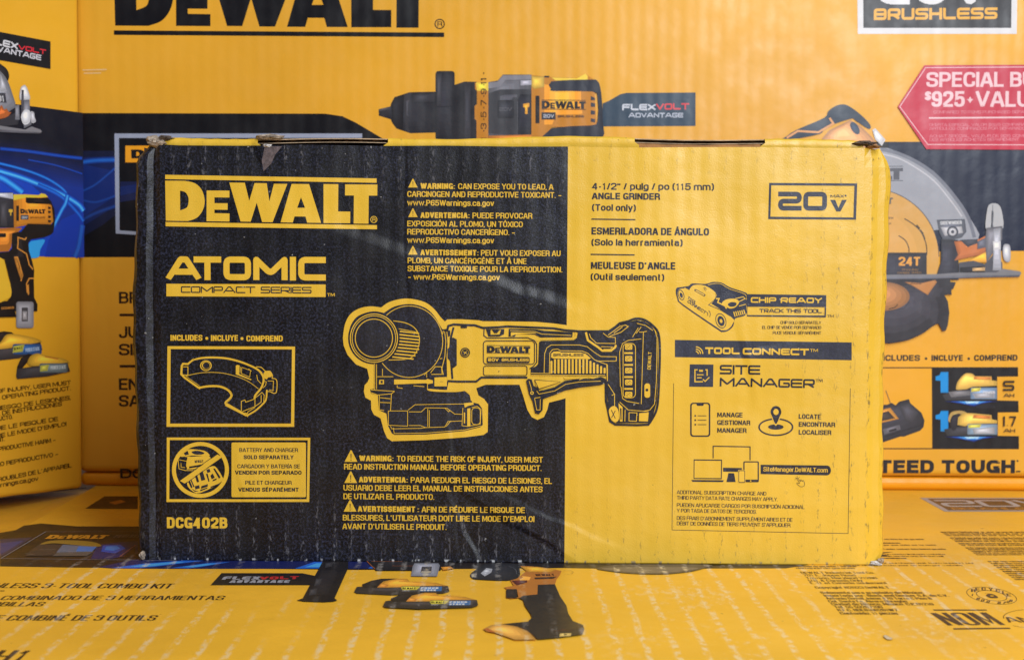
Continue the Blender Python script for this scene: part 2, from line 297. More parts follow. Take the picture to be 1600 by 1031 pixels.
def glyphs(s, sx, sy, t):
    """condensed grotesque lettering drawn with strokes of thickness t; width sx, cap height sy; origin left baseline"""
    gap = max(t * 0.30, sy * 0.042); CON = 0.80; sy = sy / CON; pad = sum((0 if ch == ' ' else t) + gap for ch in s) - gap
    ws = [GW.get(ch, 1.0) for ch in s]; W = (sx - pad) / (sum(ws) or 1)
    if W < t * 0.75:                                            # too long: squeeze
        W = t * 0.75; sc_ = 1 if not sum(ws) else sx / (pad + W * sum(ws))
    else: sc_ = 1
    x = 0; av, af = [], []
    for ch, wd in zip(s, ws):
        if ch != ' ':
            polys = []
            for st in GO[ch]:
                closed = st[-1] is C_; pts = [p for p in st if p is not C_]
                ww = W * wd if wd else W * .6
                q = [V((x + t / 2 + p[0] * ww, (t / 2 + p[1] * (sy - t)))) for p in pts]
                n = len(q); out = []
                for i, p in enumerate(pts):
                    rad = (p[2] if len(p) > 2 else 0) * min(W * wd if wd else 0, sy * .9) * 1.06
                    if not rad or (not closed and i in (0, n - 1)): out.append(q[i]); continue
                    a, b, c = q[i - 1], q[i], q[(i + 1) % n]; d1, d2 = a - b, c - b
                    rad1 = min(rad * (1.5 if abs(d1.y) > abs(d1.x) else 1), d1.length / 2.02); rad2 = min(rad * (1.5 if abs(d2.y) > abs(d2.x) else 1), d2.length / 2.02)
                    e1, e2 = b + d1.normalized() * rad1, b + d2.normalized() * rad2
                    for k in range(5):
                        u = k / 4; out.append(e1 * (1 - u) ** 2 + b * 2 * u * (1 - u) + e2 * u * u if k % 4 else (e1 if k == 0 else e2))
                if not closed and len(out) > 1 and ch not in DOT:
                    for e, f in ((0, 1), (-1, -2)):             # ends reach the letter's box
                        dd = (out[e] - out[f]).normalized(); at = out[e]
                        ey = min(abs(at.y - t / 2), abs(at.y - (sy - t / 2)), abs(at.y - (t / 2 + .74 * (sy - t))), abs(at.y - (t / 2 - .26 * (sy - t)))) < t * .05
                        if abs(dd.y) > .6 and ey: out[e] = at + dd * t / 2
                        elif abs(dd.x) > .9 and (ch in 'EFLTZz25') : out[e] = at + dd * t * .4
                polys += mstrip([a / sy for a in out], t / sy, closed)
            vs, fs = union(polys); b = len(av)
            av += [(v.x * sy * sc_, v.y * sy * CON) for v in vs]; af += [tuple(b + k for k in f) for f in fs]
        x += (0 if ch == ' ' else t) + gap + W * wd
    return av, af
TECH = {'A': [[(0, 0), (.40, 1), (.60, 1), (1, 0)], [(.2, .3), (.8, .3)]], 'B': [[(0, 0), (0, 1), (1, 1), (1, .5), (0, .5)], [(0, 0), (1, 0), (1, .5)]],
 'C': [[(1, 1), (0, 1), (0, 0), (1, 0)]], 'D': [[(0, 0), (0, 1), (1, 1), (1, 0), C_]], 'E': [[(1, 1), (0, 1), (0, 0), (1, 0)], [(0, .5), (.95, .5)]],
 'F': [[(1, 1), (0, 1), (0, 0)], [(0, .48), (.9, .48)]], 'G': [[(1, 1), (0, 1), (0, 0), (1, 0), (1, .48), (.5, .48)]], 'H': [[(0, 0), (0, 1)], [(1, 0), (1, 1)], [(0, .5), (1, .5)]],
 'I': [[(0, 0), (0, 1)]], 'K': [[(0, 0), (0, 1)], [(1, 1), (.15, .5), (1, 0)]], 'L': [[(0, 1), (0, 0), (1, 0)]], 'M': [[(0, 0), (0, 1), (.5, .22), (1, 1), (1, 0)]],
 'N': [[(0, 0), (0, 1), (1, 0), (1, 1)]], 'O': [[(0, 0), (0, 1), (1, 1), (1, 0), C_]], 'P': [[(0, 0), (0, 1), (1, 1), (1, .4), (0, .4)]],
 'R': [[(0, 0), (0, 1), (1, 1), (1, .4), (0, .4)], [(.45, .4), (1, 0)]], 'S': [[(1, 1), (0, 1), (0, .5), (1, .5), (1, 0), (0, 0)]], 'T': [[(0, 1), (1, 1)], [(.5, 1), (.5, 0)]],
 'U': [[(0, 1), (0, 0), (1, 0), (1, 1)]], 'V': [[(0, 1), (.5, 0), (1, 1)]], 'W': [[(0, 1), (.25, 0), (.5, .8), (.75, 0), (1, 1)]], 'X': [[(0, 0), (1, 1)], [(0, 1), (1, 0)]],
 'Y': [[(0, 1), (.5, .45), (1, 1)], [(.5, .45), (.5, 0)]], '2': [[(0, 1), (1, 1), (1, .5), (0, .5), (0, 0), (1, 0)]], '7': [[(0, 1), (1, 1), (.4, 0)]],
 '1': [[(-.3, .9), (0, 1), (0, 0)]], '3': [[(0, 1), (1, 1), (1, 0), (0, 0)], [(.2, .5), (1, .5)]], '4': [[(1, .3), (0, .3), (.7, 1), (.7, 0)]], '9': [[(1, .45), (0, .45), (0, 1), (1, 1), (1, 0), (0, 0)]], '.': [[(0, 0), (0, .04)]]}
TECH['0'] = TECH['O']; TECH['5'] = TECH['S']
def tech(s, sx, sy, t):
    """squared wide lettering drawn with strokes of thickness t (metres)"""
    gap = t * 0.36; fix = 0; cells = 0; ws = []
    for ch in s:
        if ch == ' ': ws.append(0.55)
        else: ws.append({'I': 0, '.': 0, '1': 0.25, 'M': 1.32, 'W': 1.4, 'T': 1.0, 'A': 1.3}.get(ch, 1.0))
    fix = sum((gap if ch == ' ' else t + gap) for ch in s) - gap
    kern = .42 * s.count('AT'); W = max((sx - fix) / (sum(ws) - kern), t * 0.2); x = 0; polys = []; prev = ''
    for ch, wd in zip(s, ws):
        if prev + ch == 'AT': x -= .42 * W
        prev = ch
        if ch != ' ':
            for st in TECH[ch]:
                closed = st[-1] is C_; pts = [p for p in st if p is not C_]
                q = [V((x + t / 2 + p[0] * (W * (wd or 1)) * (1 if wd else 0), t / 2 + p[1] * (sy - t))) for p in pts]
                n = len(q); out = []
                for i in range(n):                              # chamfered corners
                    if not closed and i in (0, n - 1): out.append(q[i]); continue
                    a, b, c = q[i - 1], q[i], q[(i + 1) % n]
                    d1, d2 = (a - b), (c - b); r = min(t * 0.55, d1.length / 2.2, d2.length / 2.2)
                    if abs(d1.normalized().dot(d2.normalized())) > 0.3: out.append(b)
                    else: out += [b + d1.normalized() * r, b + (d1.normalized() + d2.normalized()) * r * 0.3, b + d2.normalized() * r]
                # square ends
                if not closed:
                    if len(out) > 1 and ch not in 'A1VWXYK7MN':
                        for e, f in ((0, 1), (-1, -2)):
                            dd = (out[e] - out[f]).normalized(); ex = {True: t / 2, False: 0}[ch in 'CEFGLS25UHITOPRBD' and abs(dd.x) > .9 or ch in 'LHITUPRFBK' and abs(dd.y) > .9]
                            out[e] = out[e] + dd * ex
                    elif len(out) > 1:
                        for e, f in ((0, 1), (-1, -2)):
                            if ch == 'A' and len(st) == 2: continue
                            dd = (out[e] - out[f]).normalized(); out[e] = out[e] + dd * t * .45
                polys += strip(out, t, closed)
        x += (gap if ch == ' ' else t + gap) + W * wd
    vs, fs = union(polys)
    # trim the diagonal feet back to the line box
    return [(v.x, min(max(v.y, 0), sy)) for v in vs], fs
def dlogo():
    """letters of the maker's logo as polygons in a 1 x 1 box (x right, y down); list of (outer, holes)"""
    def q(p, k=0.0155): return [((x - 213) / 1219, (y - k * (x - 213) - 303) / 229) for x, y in p]
    D = [(213, 303), (325, 304)] + sm([(325, 304), (385, 318), (425, 358), (441, 420), (428, 475), (395, 515), (345, 533)], 4)[1:] + [(218, 531)]
    Dh = [(299, 360)] + sm([(299, 360), (328, 368), (346, 395), (348, 425), (338, 456), (300, 472)], 4)[1:]
    E_ = [(452, 359), (583, 360), (583, 399), (497, 398), (497, 431), (573, 432), (573, 469), (497, 468), (497, 488), (584, 490), (584, 536), (452, 534)]
    W = [(582, 314), (671, 315), (697, 418), (727, 317), (797, 318), (813, 421), (838, 321), (915, 322), (832, 540), (772, 539), (740, 428), (706, 537), (648, 536)]
    A = [(940, 322), (1040, 323), (1111, 544), (1031, 543), (1021, 508), (958, 507), (948, 542), (878, 541)]
    Ah = [(994, 398), (1018, 458), (973, 458)]
    L = [(1123, 323), (1208, 324), (1208, 479), (1278, 480), (1278, 546), (1125, 545)]
    T_ = [(1247, 325), (1432, 326), (1432, 389), (1383, 389), (1383, 549), (1298, 548), (1298, 388), (1247, 388)]
    return [(q(D), [q(Dh)]), (q(E_), []), (q(W), []), (q(A), [q(Ah)]), (q(L), []), (q(T_), [])]
DL = dlogo()
# ------------------------------------------------------------------ the art class: everything printed on one face
def _inside(p, q):
    c = False; n = len(q)
    for i in range(n):
        a, b = q[i], q[i - 1]
        if (a.y > p.y) != (b.y > p.y) and p.x < (b.x - a.x) * (p.y - a.y) / (b.y - a.y) + a.x: c = not c
    return c
class Crop:
    def __init__(s, x0, y0, k): s.x0, s.y0, s.k = x0, y0, k
    def __call__(s, pts): return [(s.x0 + x / s.k, s.y0 + y / s.k) for x, y in pts]
FULL = Crop(0, 0, 1)
class Art:
    def __init__(s, surf, base=0.00008): s.s = surf; s.v = []; s.f = []; s.mi = []; s.mats = []; s.z = base; s.c = FULL; s.soft = False
    def on(s, crop): s.c = crop; return s
    def _add(s, pts2, faces, col):
        m = col if isinstance(col, bpy.types.Material) else mat(s.s.key, col)
        if m not in s.mats: s.mats.append(m)
        i = s.mats.index(m); b = len(s.v); s.z += 0.000005
        s.v += [s.s.up3(p, s.z) for p in pts2]
        for f in faces:
            a = area2([pts2[k] for k in f])
            g = f if (a > 0) else tuple(reversed(f))
            s.f.append(tuple(b + k for k in g)); s.mi.append(i)
    def P(s, pts): return [s.s.at(x, y) for x, y in s.c(pts)]
    def modelled(s): s.soft = True; return s                   # printed pictures of tools: tones within each shape
    def fill(s, pts, col, holes=()):
        s._fill(pts, col, holes)
        if s.soft and not holes and isinstance(col, tuple) and len(pts) > 3:
            q = s.c(pts); A = abs(area2(q)) / 2
            if A > 60:
                xs = [p[0] for p in q]; ys = [p[1] for p in q]; cx = sum(xs) / len(xs); cy = sum(ys) / len(ys) ; dy = (max(ys) - min(ys)); keep = s.c; s.c = FULL; P_ = [V(p) for p in q]
                edge = (max(xs) - min(xs)) < 2.5 * dy
                base = tuple(int(v * .84) for v in col)
                if A > 300: s._fill(q, base, ())
                for k, (f, g) in enumerate(((.88, .93), (.74, 1.0), (.58, 1.1), (.4, 1.2), (.22, 1.3))):
                    n = [(cx + (x - cx) * f - (max(xs) - min(xs)) * .02 * k, cy + (y - cy) * f - dy * .025 * k) for x, y in q]
                    if all(_inside(V(p), P_) for p in n): s._fill(n, tuple(min(245, int(v * g)) for v in col), ())
                s.c = keep
        return s
    def _fill(s, pts, col, holes=()):
        loops = [s.P(pts)] + [s.P(h) for h in holes]
        flat = [p for l in loops for p in l]
        tr = tessellate_polygon([[V((p.x, p.y, 0)) for p in l] for l in loops])
        s._add(flat, [tuple(t) for t in tr], col); return s
    def line(s, pts, w, col, closed=False, cap='butt'):
        return s.lines([pts], w, col, closed, cap)
    def lines(s, pls, w, col, closed=False, cap='butt'):       # w in photo pixels
        polys = []
        for pts in pls:
            q = s.c(pts); k = s.s.scale(*q[len(q) // 2]) if s.s.axis == 'y' else s.s.scale(*q[len(q) // 2])
            polys += (strip([s.s.at(*a) for a in q], w * k, closed, cap) if cap == 'round' else mstrip([s.s.at(*a) for a in q], w * k, closed))
        v, f = union(polys); s._add([(a.x, a.y) for a in v], f, col); return s
    def box(s, x0, y0, x1, y1, w, col, x0b=None, x1b=None, dyl=0, dyr=0):
        """frame of outer size, w thick, in crop units"""
        s.fill([(x0, y0), (x1, y0 + dyr), (x1, y1 + dyr), (x0, y1)], col, [[(x0 + w, y0 + w), (x1 - w, y0 + dyr + w), (x1 - w, y1 + dyr - w), (x0 + w, y1 - w)]]); return s
    def _place(s, x0, y0, x1, y1, h):
        (a, b), = s.c([(x0, y0)]); (c, d), = s.c([(x1, y1)])
        p0, p1 = s.s.at(a, b), s.s.at(c, d); e = (p1 - p0); L = e.length; e.normalize(); n = V((-e.y, e.x))
        if abs(e.x) > abs(e.y): top = s.s.at(a, b - h / s.c.k); H = abs((top - p0).dot(n))
        else: H = h / s.c.k * s.s.scale(a, b)
        return p0, e, n, L, H
    def T(s, t, x0, y0, x1, h, col, bold=0.0, dy=0.0):
        """string from (x0, y0) to (x1, y0+dy) with cap height h (crop units); bold in photo pixels"""
        p0, e, n, L, H = s._place(x0, y0, x1, y0 + dy, h)
        px = s.s.scale(*s.c([(x0, y0)])[0]); vx = L
        v, f = glyphs(t, vx, H, H * (.15 if s.s.axis == 'y' else .10) + max(bold, -.05) * (1.5 if s.s.axis == 'y' else 1.2) * px)
        s._add([p0 + e * a[0] + n * a[1] for a in v], f, col); return s
    def TV(s, t, x0, y0, x1, y1, h, col, bold=0.0):
        p0, e, n, L, H = s._place(x0, y0, x1, y1, h)
        v, f = glyphs(t, L, H, H * .16 + bold * 1.25 * s.s.scale(*s.c([(x0, y0)])[0]))
        s._add([p0 + e * a[0] + n * a[1] for a in v], f, col); return s
    def S(s, t, x0, y0, x1, h, wt, col, dy=0.0):
        p0, e, n, L, H = s._place(x0, y0, x1, y0 + dy, h)
        v, f = tech(t, L, H, wt * H)
        s._add([p0 + e * a[0] + n * a[1] for a in v], f, col); return s
    def logo(s, x0, y0, x1, h, col, dy=0.0, bars=True, reg=False, bw=.11):
        """y0 = baseline at the left"""
        p0, e, n, L, H = s._place(x0, y0, x1, y0 + dy, h)
        def m(p): return [p0 + e * (a * L) + n * ((1 - b) * H) for a, b in p]
        for o, hs in DL:
            loops = [m(o)] + [m(x) for x in hs]
            tr = tessellate_polygon([[V((p.x, p.y, 0)) for p in l] for l in loops])
            s.z -= 0.000005 if o is not DL[0][0] else 0
            s._add([p for l in loops for p in l], [tuple(t) for t in tr], col)
        if bars:
            for b0, b1 in ((-.150, -.150 + bw), (1.045, 1.045 + bw)):
                s._add(m([(0, b0), (1.0, b0), (1.0, b1), (0, b1)]), [(0, 1, 2, 3)], col)
        return s
    def tri(s, x, y, w, h, col, ink):                          # warning triangle, (x, y) = left baseline
        s.fill([(x, y), (x + w * .46, y - h), (x + w * .54, y - h), (x + w, y)], col)
        s.fill([(x + w * .455, y - h * .68), (x + w * .545, y - h * .68), (x + w * .52, y - h * .26), (x + w * .48, y - h * .26)], ink)
        s.fill(arc(x + w * .5, y - h * .15, w * .045, n=8), ink); return s
    def done(s, name, parent, label=None): return obj(name, s.v, s.f, s.mats, s.mi, parent, label=label)
# ------------------------------------------------------------------ carton bodies
def prism(outline, zs, jig=0.0):
    """closed vertical wall from a plan outline (x, y) through heights zs -> verts, quads"""
    n = len(outline); v = []; f = []
    for z in zs: v += [(x, y, z) for x, y in outline]
    for k in range(len(zs) - 1):
        for i in range(n):
            j = (i + 1) % n
            f.append((k * n + i, k * n + j, (k + 1) * n + j, (k + 1) * n + i))
    return v, f
def rounded_box(x0, x1, y0, y1, z0, z1, r, n=4):
    """box with all edges rounded: bevelled mesh"""
    import bmesh
    bm = bmesh.new(); bmesh.ops.create_cube(bm, size=1)
    for v in bm.verts: v.co = V((x0 + (v.co.x + .5) * (x1 - x0), y0 + (v.co.y + .5) * (y1 - y0), z0 + (v.co.z + .5) * (z1 - z0)))
    bmesh.ops.bevel(bm, geom=list(bm.edges), offset=r, segments=n, affect='EDGES', profile=0.5)
    bm.verts.index_update(); v = [tuple(a.co) for a in bm.verts]; f = [tuple(p.index for p in a.verts) for a in bm.faces]; bm.free(); return v, f
GRP = 'large tool kit cartons around the small box'
back = thing('large_carton', BK, 'large orange-yellow carton behind the small box, with a red price label', 'carton', GRP)
left = thing('large_carton', LF, 'yellow and blue tool kit carton standing at an angle at the left edge', 'carton', GRP)
floor_c = thing('large_carton', FL, 'scuffed yellow tool kit carton lying flat underneath the small box', 'carton', GRP)
box = thing('small_box', FR, 'worn black and yellow angle grinder box standing on the scuffed lying carton', 'box')
# back carton
v, f = rounded_box(-0.2500, 0.60, 0.0, 0.30, 0.0085, 0.46, 0.004)
obj('carton_body', v, f, [mat('back', ORG)], None, back, False)
v, f = rounded_box(-0.2495, 0.599, 0.0012, 0.299, 0.0, 0.0082, 0.0034)
obj('bottom_flap', v, f, [mat('back', (230, 156, 20))], None, back, False)
# left carton
v, f = rounded_box(-0.60, 0.0, 0.0, 0.26, 0.0, 0.46, 0.003)
obj('carton_body', v, f, [mat('left', FYE)], None, left, False)
v = []; f = []
for i in range(30):                                             # thin dark strip along the bottom edge
    x = -0.08 + i * 0.0028
    v += [(x, -0.0006, 0.0002), (x, -0.0006, 0.0008 + 0.0002 * math.sin(i * .6))]
    if i: f.append((2 * i - 2, 2 * i, 2 * i + 1, 2 * i - 1))
obj('bottom_strip', v, f, [plain('dark brown board', (60, 40, 24))], None, left)
# lying carton
v, f = rounded_box(-0.2415, 0.60, -0.32, 0.52, 0.0, FLH, 0.0018)
obj('carton_body', v, f, [mat('floor', FLY)], None, floor_c, False)
# its side flap folded out to the left, a little lower
def flap_z(t): return FLH - 0.0022 - 0.010 * t
v = []; f = []
xs = [-0.2420, -0.256, -0.28, -0.33, -0.42]; ys = [-0.32, 0.0, 0.05, 0.0785, 0.087, 0.2, 0.52]
for y in ys:
    for i, x in enumerate(xs): v.append((x, y, flap_z(i / 4)))
fm = []
for j in range(len(ys) - 1):
    for i in range(len(xs) - 1):
        a = j * 5 + i; f.append((a + 1, a, a + 5, a + 6)); fm.append(1 if 0.05 <= ys[j] < 0.08 else 0)
nv = len(v); v += [(a[0], a[1], a[2] - 0.004) for a in v[:nv]]
f += [tuple(reversed([k + nv for k in q])) for q in f[:]]; fm += [0] * (len(f) - len(fm))
obj('side_flap', v, f, [mat('floor', FLY), mat('floor', (22, 20, 24))], fm, floor_c)
# ---- small box body
HW0, HW1, H, DEP = -0.1708, 0.1702, 0.1880, 0.115
SPL = 0.0249                                                     # where the black print ends
def rowx(z):                                                     # slightly crooked sides
    return (0.0010 * math.sin(z * 40 + .5) + 0.0003 * math.sin(z * 300), 0.0008 * math.sin(z * 33 + 2) + 0.0004 * math.sin(z * 260 + 1))
prof_l = [(0, 0.0065), (0.0008, 0.0030), (0.0022, 0.0012), (0.0045, 0.0006), (0.0066, 0.0003), (0.0094, 0.0014), (0.0110, 0.0009), (0.0130, 0.0)]
prof_r = [(0.0125, 0.0), (0.0090, 0.0003), (0.0062, 0.0011), (0.0032, 0.0016), (0.0010, 0.0032), (0, 0.0065)]
zs = [0.0] + [0.0006 + i * (H - 0.0006) / 44 for i in range(45)]
v = []; f = []; mi = []
rng = random.Random(3)
edge_top = [rng.uniform(-.0005, .0003) for _ in range(400)]
flat_x = [HW0 + 0.022, -0.12, -0.09, -0.06, -0.03, 0.0, SPL, SPL + 0.0, 0.05, 0.08, 0.11, 0.14]
flat_x = [HW0 + 0.022, -0.12, -0.09, -0.06, -0.03, 0.0, SPL, 0.05, 0.08, 0.11, 0.14]
ncol = len(prof_l) + len(flat_x) + len(prof_r) + 4
for z in zs:
    dl, dr = rowx(z); row = []
    crush = max(0, 1 - (H - z) / 0.010); cb = max(0, 1 - z / 0.006)
    for k, (a, b) in enumerate(prof_l):
        wob = 1 + 0.25 * math.sin(z * 90 + k)
        row.append((HW0 + a + dl * max(0, 1 - a / .013) + 0.0042 * crush ** 2 * max(0, 1 - a / .012) + .001 * cb * (a < .003), b * wob + 0.004 * crush ** 2 * max(0, 1 - a / .013) + .0012 * cb * (a < .003)))
    for x in flat_x: row.append((x + (0.0003 if x == SPL and z > .1 else 0), 0.0))
    for k, (a, b) in enumerate(prof_r):
        row.append((HW1 - a + dr * max(0, 1 - a / .0125) - 0.003 * crush ** 2 * max(0, 1 - a / .012) - .002 * cb * (a < .003), b + 0.003 * crush ** 2 * max(0, 1 - a / .0125) + .0015 * cb * (a < .004)))
    row += [(HW1 + dr, 0.02), (HW1 + dr, DEP), (HW0 + dl, DEP), (HW0 + dl, 0.02)]
    lo = 0.0004 if z == 0 else 0
    for i, (x, y) in enumerate(row):
        zz = z + (edge_top[i] if z == zs[-1] else 0) + (-0.0016 * crush if i < 3 or (len(row) - 7 < i < len(row) - 3) else 0)
        v.append((x, y + lo, zz))
n = ncol; spl_i = len(prof_l) + flat_x.index(SPL)
for k in range(len(zs) - 1):
    for i in range(n):
        j = (i + 1) % n; f.append((k * n + i, k * n + j, (k + 1) * n + j, (k + 1) * n + i))
        mi.append(0 if i < spl_i or i >= n - 2 else 1)
f.append(tuple(reversed(range(n)))); mi.append(1)
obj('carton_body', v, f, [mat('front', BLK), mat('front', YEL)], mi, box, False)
me = bpy.data.objects['carton_body.003'].data if 'carton_body.003' in bpy.data.objects else None
KR = plain('bare brown board', KRAFT, 0.85, 0.2); KD = plain('torn grey board', (150, 138, 126), 0.9, 0.45, 400)
# inner walls, brown
v, f = prism([(HW0 + .012, 0.0034), (HW1 - .012, 0.0034), (HW1 - .004, DEP - .003), (HW0 + .004, DEP - .003)], [0.12, H - 0.0012])
obj('inner_wall', v, f, [KR], None, box)
# lid: two liners with a fluted core between, front edge open where the tuck strip is cut away
def px_x(x): return FR.at(x, 222)[0]
LZ = H + 0.0016; LT = 0.0019
lid_x0, lid_x1 = px_x(268), px_x(1352)
def sag(x): return 0.0006 * math.sin(x * 22 + .6) + 0.0005 * math.sin(x * 60)
def sheet(z, t, y0, y1, x0, x1, n=80):
    v = []; f = []
    for i in range(n + 1):
        x = x0 + (x1 - x0) * i / n; s_ = sag(x)
        v += [(x, y0, z + s_), (x, y1, z + s_), (x, y1, z + t + s_), (x, y0, z + t + s_)]
        if i:
            a, b = 4 * i - 4, 4 * i
            for p, q in ((0, 1), (1, 2), (2, 3), (3, 0)): f.append((a + p, a + q, b + q, b + p))
    f += [(0, 3, 2, 1), (4 * n, 4 * n + 1, 4 * n + 2, 4 * n + 3)]
    return v, f
lid = bpy.data.objects.new('lid', None)
v1, f1 = sheet(LZ + LT - .0004, .0004, 0.0026, DEP - .001, lid_x0, lid_x1)
v2, f2 = sheet(LZ, .0003, 0.0028, DEP - .001, lid_x0, lid_x1)
f1 += [tuple(len(v1) + k for k in q) for q in f2]; v1 += v2
lid = obj('lid', v1, f1, [plain('board edge', (176, 152, 124), 0.85, .3)], None, box)
v = []; f = []; n = 620
for i in range(n + 1):
    x = lid_x0 + .001 + (lid_x1 - lid_x0 - .002) * i / n
    z = LZ + LT / 2 + (LT / 2 - .0006) * math.sin(2 * math.pi * (x / 0.0062)) + sag(x)
    v += [(x, 0.0034, z), (x, 0.03, z)]
    if i: f.append((2 * i - 2, 2 * i, 2 * i + 1, 2 * i - 1))
obj('fluted_core', v, f, [plain('flute paper', (150, 116, 80), 0.9, .25)], None, lid)
# yellow tuck strips of the lid
def tuck(xa, xb, seed):
    rg = random.Random(seed); v = []; f = []; n = 26
    a, b = px_x(xa), px_x(xb)
    for i in range(n + 1):
        t = i / n; x = a + (b - a) * t; s_ = sag(x); e = .0004 * math.sin(i * 1.3 + seed)
        tp = 0.0022 if 0 < i < n else 0.0012
        for y, z in ((0.0006, H - .012), (0.0009, H + .0004), (0.0005 + e * .3, H + .0012 + tp * .5), (0.0014, LZ + LT + .0002 + e * .3), (0.006, LZ + LT + .0005)):
            xx = x + (0.002 if i == 0 else -0.002 if i == n else 0) * (1 if z < H + .0008 else 0) * -1
            v.append((xx, y + (0.0014 if z < H else 0.0003), z + s_))
        if i:
            for k in range(4): f.append(((i - 1) * 5 + k, i * 5 + k, i * 5 + k + 1, (i - 1) * 5 + k + 1))
    return obj('tuck_strip', v, f, [mat('front', YEL)], None, lid, True)
v = []; f = []
for i in range(21):
    x = px_x(994) + (px_x(1190) - px_x(994)) * i / 20
    for y, z in ((0.0030, H - .010), (0.0026, H - .0004), (0.0032, H + .0016 + sag(x) + .0003 * math.sin(i))): v.append((x, y, z))
    if i:
        for k in range(2): f.append(((i - 1) * 3 + k, i * 3 + k, i * 3 + k + 1, (i - 1) * 3 + k + 1))
obj('inner_flap', v, f, [plain('inner flap board', (150, 104, 58), 0.8, .2)], None, box)
tuck(252, 402, 1); tuck(606, 992, 2); tuck(1196, 1346, 3)
# torn paper and crushed corners
def tuft(px, py, wpx, hpx, m, seed, depth=0.004, flatten=1.0, name='torn_paper'):
    rg = random.Random(seed); c = FR.at(px, py); s_ = FR.scale(px, py); v = []; f = []
    n = 16; rings = 4
    for k in range(rings):
        for i in range(n):
            a = 2 * math.pi * i / n; r = (1 - k / rings) * (0.75 + 0.5 * rg.random())
            v.append((c[0] + math.cos(a) * r * wpx * s_ / 2, -0.0004 - depth * .12 * k * (0.5 + rg.random()) + .0006 * rg.random() + depth * .35 * (r if k == 0 else 0), c[1] + math.sin(a) * r * hpx * s_ / 2 * flatten))
    for k in range(rings - 1):
        for i in range(n):
            j = (i + 1) % n; f.append((k * n + i, k * n + j, (k + 1) * n + j, (k + 1) * n + i))
    f.append(tuple((rings - 1) * n + i for i in range(n)))
    return obj(name, v, f, [m], None, box)
tuft(243, 221, 34, 18, KD, 1); tuft(257, 216, 26, 9, plain('dark torn board', (78, 66, 58), .9, .5, 400), 2)
tuft(421, 214, 50, 9, KD, 3); tuft(418, 228, 16, 6, plain('white torn paper', (196, 194, 196), .9, .2, 500), 4, .002)
tuft(1352, 224, 40, 9, plain('dark torn board', (78, 66, 58), .9, .5, 400), 5); tuft(1364, 229, 26, 6, KR, 6)
tuft(1369, 880, 22, 9, plain('white torn paper', (196, 194, 196), .9, .2, 500), 7, .003)
tuft(1376, 876, 12, 9, KD, 8, .003); tuft(222, 868, 10, 14, KD, 9, .003)
# ================================================================== PRINT ON THE SMALL BOX
a = Art(FR, .0003)
a.fill([(414, 229), (441, 229), (430, 242), (424, 256), (412, 268), (409, 252)], plain('scuffed board', (86, 76, 80), .8, .35, 500)); a.fill([(396, 229), (403, 229), (409, 250), (412, 268), (404, 254)], (8, 7, 10)); a.done('torn_print', box)
Y = YEL; K = (30, 29, 35); D = (34, 31, 38)
c5 = Crop(200, 200, 3.681); c6 = Crop(600, 260, 5.153); c7 = Crop(900, 260, 3.2); c8 = Crop(240, 500, 2.946)
gA = Crop(520, 450, 4.122); gB = Crop(680, 460, 4.444); w2 = Crop(520, 690, 4.21); ch = Crop(1040, 420, 5.153)
ap = Crop(1040, 600, 4.297); gu = Crop(250, 540, 7.273); nt = Crop(250, 670, 6.064)
a = Art(FR).on(c5); a.logo(213, 535, 1432, 231, Y, 18, bars=False)
a.fill([(214, 270), (1430, 291), (1430, 316), (214, 295)], Y); a.fill([(216, 541), (1432, 559), (1432, 583), (217, 566)], Y)
a.fill(arc(1414, 527, 20), Y, [arc(1414, 527, 16)]); a.T('R', 1406, 537, 1424, 20, Y, .1); a.done('brand_logo', box)
a = Art(FR).on(c5); a.S('ATOMIC', 222, 874, 1138, 136, .26, Y, 4)
a.fill([(221, 896), (1137, 900), (1137, 972), (221, 968)], Y); a.T('TM', 1145, 968, 1190, 18, Y, .2)
sl = a.done('series_logo', box)
a = Art(FR, .00016).on(c5); a.S('COMPACT SERIES', 305, 948, 1056, 38, .17, K, 4); a.done('series_caption', sl)
a = Art(FR).on(c8)
a.T('INCLUDES', 78, 95, 225, 27, Y, .55, 0); a.fill(arc(245, 84, 7, n=12), Y); a.T('INCLUYE', 264, 96, 389, 27, Y, .55); a.fill(arc(407, 85, 7, n=12), Y); a.T('COMPREND', 427, 98, 595, 27, Y, .55)
a.done('contents_heading', box)
# accessory picture: frame and wheel guard
a = Art(FR).on(gu)
a.fill([(85, 5), (1535, 10), (1525, 920), (75, 920)], Y, [[(122, 38), (1500, 42), (1490, 884), (115, 884)]])
fr_ = a.done('accessory_panel', box)
a = Art(FR).on(gu)
outer = sm([(375, 170), (470, 142), (620, 138), (780, 150), (940, 195), (1080, 262), (1150, 320), (1175, 390)], 4)
a.line([(245, 235), (262, 205), (318, 208), (375, 160)] + sm([(375, 165), (470, 140), (620, 134), (780, 148), (940, 192), (1090, 258), (1155, 318), (1178, 390), (1150, 480), (1085, 560), (1075, 600)], 4), 3.0, Y)
a.line(sm([(380, 172), (480, 155), (620, 150), (780, 164), (930, 208), (1060, 272)], 4), 1.0, K)
a.lines([[(245, 235), (240, 325), (280, 365), (440, 480)] + sm([(440, 480), (560, 462), (680, 466), (770, 505), (810, 560), (790, 600), (745, 640), (748, 665)], 4) + [(748, 665), (985, 795)], [(985, 795)] + sm([(985, 795), (1080, 740), (1160, 670), (1205, 610), (1215, 500)], 4)], 2.5, Y)
a.lines([[(256, 240), (253, 320), (290, 360), (445, 468)] + sm([(445, 468), (560, 450), (690, 455), (785, 500), (824, 560), (800, 610), (757, 648)], 4) + [(757, 650), (985, 780)]], .7, Y)
a.line(sm([(290, 345), (420, 315), (560, 302), (720, 312), (880, 352), (1010, 410), (1120, 490)], 4), .9, Y)
